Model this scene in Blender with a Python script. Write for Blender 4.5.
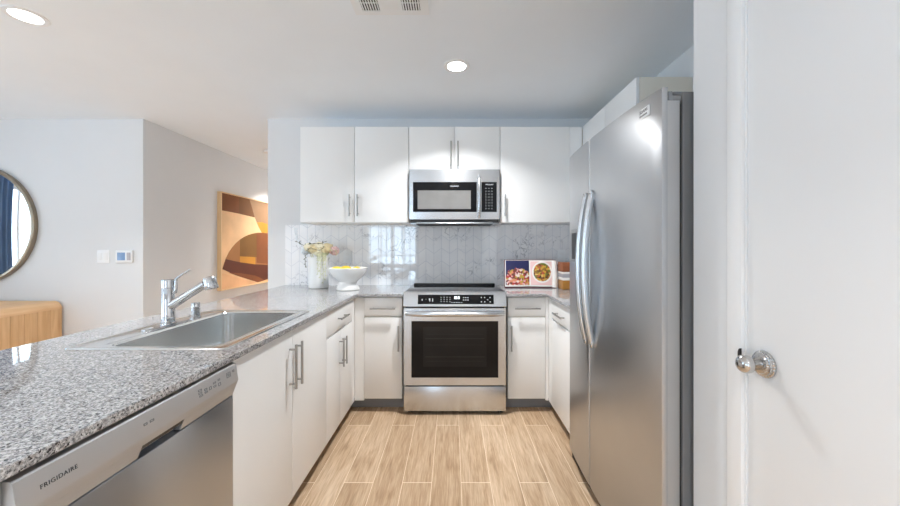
import bpy, bmesh, math, random
from mathutils import Vector, Matrix
random.seed(7)
PI = math.pi
SC = bpy.context.scene
COL = SC.collection
for _o in list(bpy.data.objects):
    bpy.data.objects.remove(_o)

# ---------------------------------------------------------------- camera
CAM_H = 1.247
cd = bpy.data.cameras.new('camera')
cam = bpy.data.objects.new('camera', cd)
COL.objects.link(cam)
cam.location = (0, 0, CAM_H)
cam.rotation_euler = (PI / 2, 0, 0)
cd.sensor_width = 36
cd.lens = 358 / 900 * 36
cd.shift_x = -2 / 900
cd.shift_y = -6 / 900
cd.clip_start = 0.02
SC.camera = cam

# ---------------------------------------------------------------- world, daylight, exposure
SC.view_settings.view_transform = 'Standard'
SC.view_settings.look = 'None'
SC.view_settings.gamma = 1
SC.view_settings.use_curve_mapping = False
SC.view_settings.exposure = 0.42
DAYLIGHT = 5.4
SKY_COL = (0.58, 0.72, 0.88, 1)
GROUND_COL = (1.06, 1.31, 1.60, 1)
LAMP_W = 16.0
SC.cycles.max_bounces = 14
SC.cycles.diffuse_bounces = 8
SC.cycles.glossy_bounces = 5
SC.cycles.sample_clamp_indirect = 6
SC.cycles.caustics_reflective = False
SC.cycles.caustics_refractive = False
wd = bpy.data.worlds.new('world')
SC.world = wd
wd.use_nodes = True
bg = wd.node_tree.nodes['Background']
# pale sky above, brighter sunlit ground below the horizon
_tc = wd.node_tree.nodes.new('ShaderNodeTexCoord')
_sp = wd.node_tree.nodes.new('ShaderNodeSeparateXYZ')
_rp = wd.node_tree.nodes.new('ShaderNodeValToRGB')
_ma = wd.node_tree.nodes.new('ShaderNodeMath')
_ma.operation = 'MULTIPLY_ADD'
_ma.inputs[1].default_value = 0.5
_ma.inputs[2].default_value = 0.5
wd.node_tree.links.new(_tc.outputs['Generated'], _sp.inputs[0])
wd.node_tree.links.new(_sp.outputs[2], _ma.inputs[0])
wd.node_tree.links.new(_ma.outputs[0], _rp.inputs[0])
_cr = _rp.color_ramp
_cr.elements[0].position, _cr.elements[0].color = 0.44, GROUND_COL
_cr.elements[1].position, _cr.elements[1].color = 0.54, SKY_COL
wd.node_tree.links.new(_rp.outputs[0], bg.inputs[0])
bg.inputs[1].default_value = DAYLIGHT


def portal(name, loc, direction, sx, sy):
    """Sampling portal in a window opening (guides skylight, emits nothing itself)."""
    ld = bpy.data.lights.new(name, 'AREA')
    ld.shape = 'RECTANGLE'
    ld.size, ld.size_y = sx, sy
    ld.cycles.is_portal = True
    o = bpy.data.objects.new(name, ld)
    COL.objects.link(o)
    o.location = loc
    o.rotation_euler = Vector(direction).to_track_quat('-Z', 'Y').to_euler()
    return o


# room extents
XL, YREAR, YB = -5.5, -3.6, 3.315
ZC = 2.435
XR = 1.42
XP = 0.776           # pantry wall plane
YP = 1.15           # pantry corner
HALL_X, WALL_END = -2.86, -1.704
WIN_L = (0.95, 2.05, 0.12, 2.2)      # left window y0,y1,z0,z1
WIN_R = (-2.42, -1.0, 0.06, 2.08)    # rear glazed door x0,x1,z0,z1
WIN_L2 = (-3.2, -1.3, 0.4, 2.2)      # second left window, unseen, added for more daylight
portal('daylight_portal', (XL - 0.02, (WIN_L[0] + WIN_L[1]) / 2, (WIN_L[2] + WIN_L[3]) / 2), (1, 0, 0), WIN_L[3] - WIN_L[2], WIN_L[1] - WIN_L[0])
portal('daylight_portal', ((WIN_R[0] + WIN_R[1]) / 2, YREAR - 0.02, (WIN_R[2] + WIN_R[3]) / 2), (0, 1, 0), WIN_R[1] - WIN_R[0], WIN_R[3] - WIN_R[2])
portal('daylight_portal', (XL - 0.02, (WIN_L2[0] + WIN_L2[1]) / 2, (WIN_L2[2] + WIN_L2[3]) / 2), (1, 0, 0), WIN_L2[3] - WIN_L2[2], WIN_L2[1] - WIN_L2[0])


# ---------------------------------------------------------------- materials
def srgb(r, g, b):
    f = lambda c: (c / 12.92 if c <= 0.04045 else ((c + 0.055) / 1.055) ** 2.4)
    return (f(r / 255), f(g / 255), f(b / 255), 1)


def new_mat(name):
    m = bpy.data.materials.new(name)
    m.use_nodes = True
    nt = m.node_tree
    return m, nt, nt.nodes['Principled BSDF']


def ND(nt, t, **kw):
    n = nt.nodes.new(t)
    for k, v in kw.items():
        setattr(n, k, v)
    return n


def MATH(nt, op, a, b=None, c=None, clamp=False):
    n = nt.nodes.new('ShaderNodeMath')
    n.operation = op
    n.use_clamp = clamp
    for i, v in enumerate((a, b, c)):
        if v is None:
            continue
        if isinstance(v, (int, float)):
            n.inputs[i].default_value = v
        else:
            nt.links.new(v, n.inputs[i])
    return n.outputs[0]


def RAMP(nt, fac, stops, interp='LINEAR'):
    n = nt.nodes.new('ShaderNodeValToRGB')
    cr = n.color_ramp
    cr.interpolation = interp
    while len(cr.elements) > 1:
        cr.elements.remove(cr.elements[-1])
    cr.elements[0].position, cr.elements[0].color = stops[0]
    for p, c in stops[1:]:
        e = cr.elements.new(p)
        e.color = c
    nt.links.new(fac, n.inputs[0])
    return n.outputs[0]


def MIX(nt, fac, a, b, blend='MIX'):
    n = nt.nodes.new('ShaderNodeMix')
    n.data_type = 'RGBA'
    n.blend_type = blend
    for sock, v in ((n.inputs[0], fac), (n.inputs[6], a), (n.inputs[7], b)):
        if isinstance(v, (int, float)):
            sock.default_value = v
        elif isinstance(v, tuple):
            sock.default_value = v
        else:
            nt.links.new(v, sock)
    return n.outputs[2]


def POS(nt, scale=(1, 1, 1), offset=(0, 0, 0)):
    g = nt.nodes.new('ShaderNodeNewGeometry')
    mp = nt.nodes.new('ShaderNodeMapping')
    mp.inputs['Scale'].default_value = scale
    mp.inputs['Location'].default_value = offset
    nt.links.new(g.outputs['Position'], mp.inputs['Vector'])
    return mp.outputs[0]


def OBJ(nt, scale=(1, 1, 1)):
    g = nt.nodes.new('ShaderNodeTexCoord')
    mp = nt.nodes.new('ShaderNodeMapping')
    mp.inputs['Scale'].default_value = scale
    nt.links.new(g.outputs['Object'], mp.inputs['Vector'])
    return mp.outputs[0]


def NOISE(nt, vec, scale, detail=3, rough=0.5, distort=0.0):
    n = nt.nodes.new('ShaderNodeTexNoise')
    n.inputs['Scale'].default_value = scale
    n.inputs['Detail'].default_value = detail
    n.inputs['Roughness'].default_value = rough
    n.inputs['Distortion'].default_value = distort
    nt.links.new(vec, n.inputs['Vector'])
    return n.outputs[0]


def BUMP(nt, bsdf, height, strength=0.2, dist=0.002):
    b = nt.nodes.new('ShaderNodeBump')
    b.inputs['Strength'].default_value = strength
    b.inputs['Distance'].default_value = dist
    nt.links.new(height, b.inputs['Height'])
    nt.links.new(b.outputs[0], bsdf.inputs['Normal'])


def paint(name, col, rough=0.6, bump=0.0, var=0.02, scale=40):
    m, nt, b = new_mat(name)
    v = OBJ(nt)
    n = NOISE(nt, v, 3, 3)
    c0 = tuple(max(0, x * (1 - var)) for x in col[:3]) + (1,)
    c1 = tuple(min(1, x * (1 + var)) for x in col[:3]) + (1,)
    nt.links.new(RAMP(nt, n, [(0.3, c0), (0.7, c1)]), b.inputs['Base Color'])
    b.inputs['Roughness'].default_value = rough
    if bump:
        BUMP(nt, b, NOISE(nt, v, scale, 4), bump, 0.002)
    return m


def metal(name, col, rough, aniso=0.0, brush=None, bump=0.0):
    m, nt, b = new_mat(name)
    b.inputs['Metallic'].default_value = 1
    v = OBJ(nt, brush or (1, 1, 1))
    n = NOISE(nt, v, 1.0 if brush else 8, 4)
    c0 = tuple(x * 0.985 for x in col[:3]) + (1,)
    c1 = tuple(min(1, x * 1.015) for x in col[:3]) + (1,)
    nt.links.new(RAMP(nt, n, [(0.3, c0), (0.7, c1)]), b.inputs['Base Color'])
    r = MATH(nt, 'MULTIPLY_ADD', n, 0.04 if brush else 0.02, rough - (0.02 if brush else 0.01))
    nt.links.new(r, b.inputs['Roughness'])
    if aniso:
        b.inputs['Anisotropic'].default_value = aniso
        b.inputs['Anisotropic Rotation'].default_value = 0.25
        t = ND(nt, 'ShaderNodeTangent', direction_type='RADIAL', axis='Z')
        nt.links.new(t.outputs[0], b.inputs['Tangent'])
    return m


M = {}
M['wall'] = paint('wall_paint', srgb(222, 224, 226), 0.7, 0.03, 0.01, 120)
M['wall_cool'] = M['wall']
M['ceiling'] = paint('ceiling_paint', srgb(239, 245, 251), 0.8, 0.04, 0.01, 90)
M['trim'] = paint('trim_enamel', srgb(236, 237, 238), 0.35, 0, 0.005)
M['cabinet'] = paint('white_thermofoil', srgb(240, 240, 239), 0.38, 0, 0.006)
M['carcass'] = paint('cabinet_box', srgb(232, 229, 222), 0.5, 0, 0.01)
M['maple'] = paint('cabinet_side_skin', srgb(233, 226, 212), 0.5, 0, 0.01)
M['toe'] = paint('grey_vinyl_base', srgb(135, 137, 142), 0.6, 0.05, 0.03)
M['white_plastic'] = paint('white_plastic', srgb(238, 240, 242), 0.4, 0, 0.004)
M['screen'] = paint('thermostat_screen', srgb(120, 150, 190), 0.2, 0, 0.06)
M['ceramic'] = paint('white_ceramic', srgb(240, 240, 238), 0.22, 0, 0.006)
M['vase_glaze'] = paint('vase_glaze', srgb(240, 241, 240), 0.3, 0, 0.01)
M['black'] = paint('black_plastic', srgb(18, 18, 19), 0.4, 0, 0.1)
M['dark'] = paint('dark_recess', srgb(38, 38, 40), 0.6, 0, 0.05)
M['dark_grey'] = paint('fridge_case_enamel', srgb(122, 123, 125), 0.42, 0.06, 0.03, 300)
M['hinge'] = paint('hinge_cover_grey', srgb(140, 141, 142), 0.4, 0, 0.02)
M['mark'] = paint('light_grey_marking', srgb(205, 208, 212), 0.5, 0, 0.02)
M['faint_ink'] = paint('grey_key_print', srgb(128, 130, 133), 0.5, 0, 0.02)
M['ink'] = paint('dark_lettering', srgb(52, 54, 58), 0.5, 0, 0.02)
M['panel_silver'] = metal('painted_silver_panel', srgb(186, 187, 189)[:3], 0.45)
M['panel_silver'].node_tree.nodes['Principled BSDF'].inputs['Metallic'].default_value = 0.45
M['steel'] = metal('brushed_steel', (0.50, 0.525, 0.56), 0.30, 0.4, None)
M['steel_light'] = metal('brushed_steel_bright', (0.62, 0.635, 0.655), 0.26, 0.6, None)
M['steel_fridge'] = metal('fridge_steel', (0.52, 0.53, 0.545), 0.34, 0.5, None)
M['steel_side'] = metal('fridge_door_side', (0.62, 0.62, 0.62), 0.42)
M['sink_steel'] = metal('satin_sink_steel', (0.74, 0.74, 0.73), 0.20, 0, None)
M['nickel'] = metal('satin_nickel', (0.42, 0.415, 0.405), 0.32)
M['chrome'] = metal('polished_chrome', (0.62, 0.62, 0.63), 0.04)
M['knob_metal'] = metal('polished_nickel', (0.58, 0.575, 0.57), 0.1)
M['bronze'] = metal('antique_brass', (0.36, 0.30, 0.23), 0.3)
M['mirror'] = metal('mirror_silvering', (0.9, 0.92, 0.92), 0.01)


def black_glass(name, base, rough=0.04):
    m, nt, b = new_mat(name)
    n = NOISE(nt, OBJ(nt), 6, 2)
    c1 = tuple(x * 1.2 for x in base[:3]) + (1,)
    nt.links.new(RAMP(nt, n, [(0.3, base), (0.7, c1)]), b.inputs['Base Color'])
    b.inputs['Roughness'].default_value = rough
    b.inputs['IOR'].default_value = 1.5
    return m


M['black_glass'] = black_glass('black_glass', (0.006, 0.006, 0.007, 1))
M['cooktop_glass'] = black_glass('cooktop_glass', (0.012, 0.012, 0.013, 1), 0.05)
M['cooktop_glass'].node_tree.nodes['Principled BSDF'].inputs['IOR'].default_value = 2.6
M['oven_glass'] = black_glass('oven_window_glass', (0.008, 0.008, 0.009, 1), 0.05)
M['oven_inner'] = black_glass('oven_window_inner_glass', (0.016, 0.016, 0.017, 1), 0.06)
M['rack_hint'] = black_glass('oven_rack_wire', (0.03, 0.03, 0.03, 1), 0.2)
for _k in ('black_glass', 'oven_glass', 'oven_inner', 'rack_hint'):
    M[_k].node_tree.nodes['Principled BSDF'].inputs['Specular IOR Level'].default_value = 0.22
M['mw_window'] = black_glass('microwave_window_mesh', srgb(118, 117, 115), 0.18)


def mat_glass():
    m, nt, b = new_mat('window_glass')
    nt.nodes.remove(b)
    out = nt.nodes['Material Output']
    tr = ND(nt, 'ShaderNodeBsdfTransparent')
    n = NOISE(nt, OBJ(nt), 2, 2)
    nt.links.new(RAMP(nt, n, [(0.3, (0.93, 0.96, 0.96, 1)), (0.7, (0.95, 0.97, 0.97, 1))]), tr.inputs[0])
    gl = ND(nt, 'ShaderNodeBsdfGlossy')
    gl.inputs['Roughness'].default_value = 0.01
    lw = ND(nt, 'ShaderNodeLayerWeight')
    lw.inputs['Blend'].default_value = 0.5
    fac = MATH(nt, 'MULTIPLY_ADD', MATH(nt, 'POWER', lw.outputs['Facing'], 5), 0.9, 0.04)
    mx = ND(nt, 'ShaderNodeMixShader')
    nt.links.new(fac, mx.inputs[0])
    nt.links.new(tr.outputs[0], mx.inputs[1])
    nt.links.new(gl.outputs[0], mx.inputs[2])
    nt.links.new(mx.outputs[0], out.inputs[0])
    return m


M['glass'] = mat_glass()


def emitter(name, col, strength):
    m, nt, b = new_mat(name)
    b.inputs['Base Color'].default_value = (0.9, 0.9, 0.9, 1)
    n = NOISE(nt, OBJ(nt), 5, 2)
    c1 = tuple(min(1, x * 1.01) for x in col[:3]) + (1,)
    nt.links.new(RAMP(nt, n, [(0.3, col), (0.7, c1)]), b.inputs['Emission Color'])
    b.inputs['Emission Strength'].default_value = strength
    return m


M['lamp'] = emitter('recessed_lamp_lens', (1.0, 0.97, 0.92, 1), 9)
M['digits'] = emitter('lit_display_digits', (0.8, 0.92, 1.0, 1), 1.2)


def mat_floor():
    m, nt, b = new_mat('wood_look_floor_tile')
    sep = ND(nt, 'ShaderNodeSeparateXYZ')
    nt.links.new(POS(nt), sep.inputs[0])
    x, y = sep.outputs[0], sep.outputs[1]
    u = MATH(nt, 'DIVIDE', MATH(nt, 'ADD', x, 0.572 + 15.5), 0.155)
    k = MATH(nt, 'FLOOR', u)
    fu = MATH(nt, 'FRACT', u)
    half = MATH(nt, 'MULTIPLY', MATH(nt, 'MODULO', k, 2), 0.5)
    v = MATH(nt, 'ADD', MATH(nt, 'DIVIDE', MATH(nt, 'ADD', y, -1.895 + 12.2), 1.22), half)
    fv = MATH(nt, 'FRACT', v)
    kv = MATH(nt, 'FLOOR', v)
    gu = MATH(nt, 'LESS_THAN', MATH(nt, 'MINIMUM', fu, MATH(nt, 'SUBTRACT', 1, fu)), 0.008)
    gv = MATH(nt, 'LESS_THAN', MATH(nt, 'MINIMUM', fv, MATH(nt, 'SUBTRACT', 1, fv)), 0.0016)
    grout = MATH(nt, 'MAXIMUM', gu, gv)
    cmb = ND(nt, 'ShaderNodeCombineXYZ')
    nt.links.new(k, cmb.inputs[0])
    nt.links.new(kv, cmb.inputs[1])
    wn = ND(nt, 'ShaderNodeTexWhiteNoise', noise_dimensions='2D')
    nt.links.new(cmb.outputs[0], wn.inputs[0])
    rnd = wn.outputs['Value']
    c3 = ND(nt, 'ShaderNodeCombineXYZ')
    nt.links.new(MATH(nt, 'MULTIPLY_ADD', x, 16, MATH(nt, 'MULTIPLY', rnd, 37)), c3.inputs[0])
    nt.links.new(MATH(nt, 'MULTIPLY_ADD', y, 1.7, MATH(nt, 'MULTIPLY', rnd, 91)), c3.inputs[1])
    g1 = NOISE(nt, c3.outputs[0], 1.6, 5, 0.6, 0.8)
    c4 = ND(nt, 'ShaderNodeCombineXYZ')
    nt.links.new(MATH(nt, 'MULTIPLY', x, 150), c4.inputs[0])
    nt.links.new(MATH(nt, 'MULTIPLY', y, 7), c4.inputs[1])
    g2 = NOISE(nt, c4.outputs[0], 1.0, 4, 0.6)
    base = RAMP(nt, g1, [(0.27, srgb(146, 116, 88)), (0.42, srgb(188, 160, 131)), (0.55, srgb(207, 182, 156)), (0.75, srgb(226, 206, 182))])
    tint = RAMP(nt, rnd, [(0, srgb(214, 202, 188)), (1, srgb(255, 253, 250))])
    c = MIX(nt, 1.0, base, tint, 'MULTIPLY')
    c = MIX(nt, 0.3, c, RAMP(nt, g2, [(0.35, srgb(168, 132, 100)), (0.65, srgb(240, 215, 180))]), 'MIX')
    c = MIX(nt, grout, c, srgb(240, 222, 194))
    nt.links.new(c, b.inputs['Base Color'])
    b.inputs['Roughness'].default_value = 0.42
    b.inputs['Specular IOR Level'].default_value = 0.35
    BUMP(nt, b, MATH(nt, 'SUBTRACT', g2, MATH(nt, 'MULTIPLY', grout, 1.5)), 0.12, 0.001)
    return m


M['floor'] = mat_floor()


def mat_granite():
    m, nt, b = new_mat('polished_grey_granite')
    p = POS(nt)
    n1 = NOISE(nt, p, 175, 4, 0.65)
    n2 = NOISE(nt, p, 300, 3, 0.6)
    n3 = NOISE(nt, p, 22, 2, 0.5)
    vo = ND(nt, 'ShaderNodeTexVoronoi')
    vo.inputs['Scale'].default_value = 260
    nt.links.new(p, vo.inputs['Vector'])
    base = RAMP(nt, n1, [(0.32, srgb(76, 76, 79)), (0.44, srgb(142, 142, 144)), (0.54, srgb(188, 188, 189)), (0.7, srgb(226, 226, 226))])
    sepc = ND(nt, 'ShaderNodeSeparateColor')
    nt.links.new(vo.outputs['Color'], sepc.inputs[0])
    cellmask = MATH(nt, 'LESS_THAN', MATH(nt, 'ADD', sepc.outputs[0], MATH(nt, 'MULTIPLY', n3, 0.15)), 0.17)
    c = MIX(nt, cellmask, base, srgb(66, 64, 66))
    warm = MATH(nt, 'GREATER_THAN', MATH(nt, 'ADD', sepc.outputs[1], MATH(nt, 'MULTIPLY', n3, 0.1)), 0.93)
    c = MIX(nt, warm, c, srgb(160, 157, 155))
    spk = MATH(nt, 'LESS_THAN', n2, 0.36)
    c = MIX(nt, spk, c, srgb(40, 39, 41))
    nt.links.new(c, b.inputs['Base Color'])
    b.inputs['Roughness'].default_value = 0.02
    b.inputs['Specular IOR Level'].default_value = 0.5
    b.inputs['IOR'].default_value = 1.55
    return m


M['granite'] = mat_granite()


def mat_tile():
    m, nt, b = new_mat('marble_chevron_tile')
    sep = ND(nt, 'ShaderNodeSeparateXYZ')
    nt.links.new(POS(nt), sep.inputs[0])
    W, H = 0.073, 0.118
    u = MATH(nt, 'DIVIDE', MATH(nt, 'ADD', sep.outputs[0], 7.3 + 0.022), W)
    k = MATH(nt, 'FLOOR', u)
    fu = MATH(nt, 'FRACT', u)
    tri = MATH(nt, 'PINGPONG', u, 1.0)
    w = MATH(nt, 'DIVIDE', MATH(nt, 'ADD', sep.outputs[2], MATH(nt, 'MULTIPLY_ADD', tri, -0.052, 2.0)), H)
    kw = MATH(nt, 'FLOOR', w)
    fw = MATH(nt, 'FRACT', w)
    gu = MATH(nt, 'LESS_THAN', MATH(nt, 'MINIMUM', fu, MATH(nt, 'SUBTRACT', 1, fu)), 0.022)
    gw = MATH(nt, 'LESS_THAN', MATH(nt, 'MINIMUM', fw, MATH(nt, 'SUBTRACT', 1, fw)), 0.017)
    grout = MATH(nt, 'MAXIMUM', gu, gw)
    cmb = ND(nt, 'ShaderNodeCombineXYZ')
    nt.links.new(k, cmb.inputs[0])
    nt.links.new(kw, cmb.inputs[1])
    wn = ND(nt, 'ShaderNodeTexWhiteNoise', noise_dimensions='2D')
    nt.links.new(cmb.outputs[0], wn.inputs[0])
    off = ND(nt, 'ShaderNodeVectorMath', operation='MULTIPLY_ADD')
    off.inputs[1].default_value = (9, 9, 9)
    nt.links.new(wn.outputs['Color'], off.inputs[0])
    nt.links.new(POS(nt), off.inputs[2])
    nv = NOISE(nt, off.outputs[0], 6.5, 4, 0.6, 1.2)
    ridge = MATH(nt, 'ABSOLUTE', MATH(nt, 'SUBTRACT', nv, 0.5))
    patch = NOISE(nt, off.outputs[0], 4.0, 2)
    base = RAMP(nt, patch, [(0.3, srgb(240, 241, 244)), (0.7, srgb(251, 251, 252))])
    vein = RAMP(nt, ridge, [(0.0, (1, 1, 1, 1)), (0.022, (0, 0, 0, 1))])
    gate = RAMP(nt, NOISE(nt, POS(nt), 5, 2), [(0.52, (0, 0, 0, 1)), (0.64, (1, 1, 1, 1))])
    veinm = MIX(nt, 1.0, vein, gate, 'MULTIPLY')
    c = MIX(nt, MATH(nt, 'MULTIPLY', veinm, 0.75), base, srgb(120, 122, 134))
    c = MIX(nt, grout, c, srgb(206, 209, 216))
    nt.links.new(c, b.inputs['Base Color'])
    nt.links.new(MATH(nt, 'MULTIPLY_ADD', grout, 0.5, 0.035), b.inputs['Roughness'])
    b.inputs['IOR'].default_value = 1.85
    nt.links.new(MATH(nt, 'MULTIPLY_ADD', grout, -0.45, 0.5), b.inputs['Specular IOR Level'])
    BUMP(nt, b, MATH(nt, 'SUBTRACT', 1, grout), 0.25, 0.0008)
    return m


M['tile'] = mat_tile()


def mat_oak(name, c0, c1, axis):
    m, nt, b = new_mat(name)
    sc = [22, 22, 22]
    sc[axis] = 1.6
    v = OBJ(nt, tuple(sc))
    n = NOISE(nt, v, 1.6, 5, 0.6, 0.4)
    nt.links.new(RAMP(nt, n, [(0.3, c0), (0.7, c1)]), b.inputs['Base Color'])
    b.inputs['Roughness'].default_value = 0.5
    BUMP(nt, b, n, 0.1, 0.001)
    return m


M['oak'] = mat_oak('oak_boards', srgb(205, 160, 112), srgb(226, 186, 140), 2)
M['oak_top'] = mat_oak('oak_top', srgb(220, 176, 128), srgb(236, 198, 154), 1)
M['art_frame'] = mat_oak('pale_wood_frame', srgb(226, 190, 142), srgb(238, 206, 162), 2)
M['lid_wood'] = mat_oak('brown_wood_lid', srgb(120, 66, 38), srgb(168, 100, 62), 0)


def fabric(name, col, rough=0.9):
    m, nt, b = new_mat(name)
    n = NOISE(nt, OBJ(nt), 180, 3)
    c0 = tuple(x * 0.82 for x in col[:3]) + (1,)
    nt.links.new(RAMP(nt, n, [(0.3, c0), (0.7, col)]), b.inputs['Base Color'])
    b.inputs['Roughness'].default_value = rough
    BUMP(nt, b, n, 0.2, 0.001)
    return m


M['curtain'] = fabric('blue_curtain_cloth', srgb(112, 142, 182))
M['canvas'] = paint('canvas_edge', srgb(214, 180, 140), 0.8, 0.1, 0.03, 300)
for nm, rgb in dict(brown=(124, 74, 38), umber=(112, 72, 34), taupe=(150, 118, 88), sand=(230, 190, 146), gold=(196, 136, 46),
                    maroon=(92, 44, 26), tan=(158, 108, 62), olive=(122, 84, 34), blush=(226, 178, 134), rust=(128, 74, 38)).items():
    M['art_' + nm] = paint('painted_' + nm, srgb(*rgb), 0.7, 0.1, 0.12, 60)
M['lemon'] = paint('lemon_peel', srgb(252, 214, 66), 0.45, 0.15, 0.06, 120)
M['cream_petal'] = paint('cream_petal', srgb(243, 236, 212), 0.8, 0, 0.12)
M['beige_petal'] = paint('beige_petal', srgb(232, 218, 178), 0.8, 0, 0.15)
M['pink_petal'] = paint('dusty_pink_petal', srgb(220, 190, 190), 0.8, 0, 0.1)
M['white_petal'] = paint('white_feathery_petal', srgb(236, 242, 246), 0.8, 0, 0.04)
M['sage'] = paint('sage_leaf', srgb(206, 208, 172), 0.7, 0, 0.15)
M['dark_leaf'] = paint('dark_leaf', srgb(84, 86, 66), 0.7, 0, 0.2)
M['paper'] = paint('page_paper', srgb(240, 236, 230), 0.7, 0, 0.01)
M['book_cover'] = paint('book_cover_cloth', srgb(120, 58, 70), 0.6, 0.05, 0.05)
M['amber'] = paint('amber_contents', srgb(176, 122, 54), 0.3, 0, 0.2)
M['grey_label'] = paint('pale_grey_label', srgb(176, 172, 176), 0.5, 0, 0.06)


def mat_food(name, bgc, center, radius, cols, bowl=None, soft=0.01):
    """printed page photograph: a blob of many-coloured food on a plain ground (object x, z)."""
    m, nt, b = new_mat(name)
    sep = ND(nt, 'ShaderNodeSeparateXYZ')
    nt.links.new(OBJ(nt), sep.inputs[0])
    dx = MATH(nt, 'DIVIDE', MATH(nt, 'SUBTRACT', sep.outputs[0], center[0]), radius[0])
    dz = MATH(nt, 'DIVIDE', MATH(nt, 'SUBTRACT', sep.outputs[2], center[1]), radius[1])
    d = MATH(nt, 'SQRT', MATH(nt, 'ADD', MATH(nt, 'MULTIPLY', dx, dx), MATH(nt, 'MULTIPLY', dz, dz)))
    nz = NOISE(nt, OBJ(nt), 40, 2)
    d2 = MATH(nt, 'ADD', d, MATH(nt, 'MULTIPLY', MATH(nt, 'SUBTRACT', nz, 0.5), 0.5 if not bowl else 0.15))
    vo = ND(nt, 'ShaderNodeTexVoronoi')
    vo.inputs['Scale'].default_value = 62
    nt.links.new(OBJ(nt), vo.inputs['Vector'])
    s2 = ND(nt, 'ShaderNodeSeparateColor')
    nt.links.new(vo.outputs['Color'], s2.inputs[0])
    n = len(cols)
    food = RAMP(nt, s2.outputs[0], [(i / n, c) for i, c in enumerate(cols)], 'CONSTANT')
    c = bgc
    if bowl:
        c = MIX(nt, MATH(nt, 'LESS_THAN', d, 1.18), c, bowl)
    c = MIX(nt, MATH(nt, 'LESS_THAN', d2, 1.0), c, food)
    nt.links.new(c, b.inputs['Base Color'])
    b.inputs['Roughness'].default_value = 0.35
    return m


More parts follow.
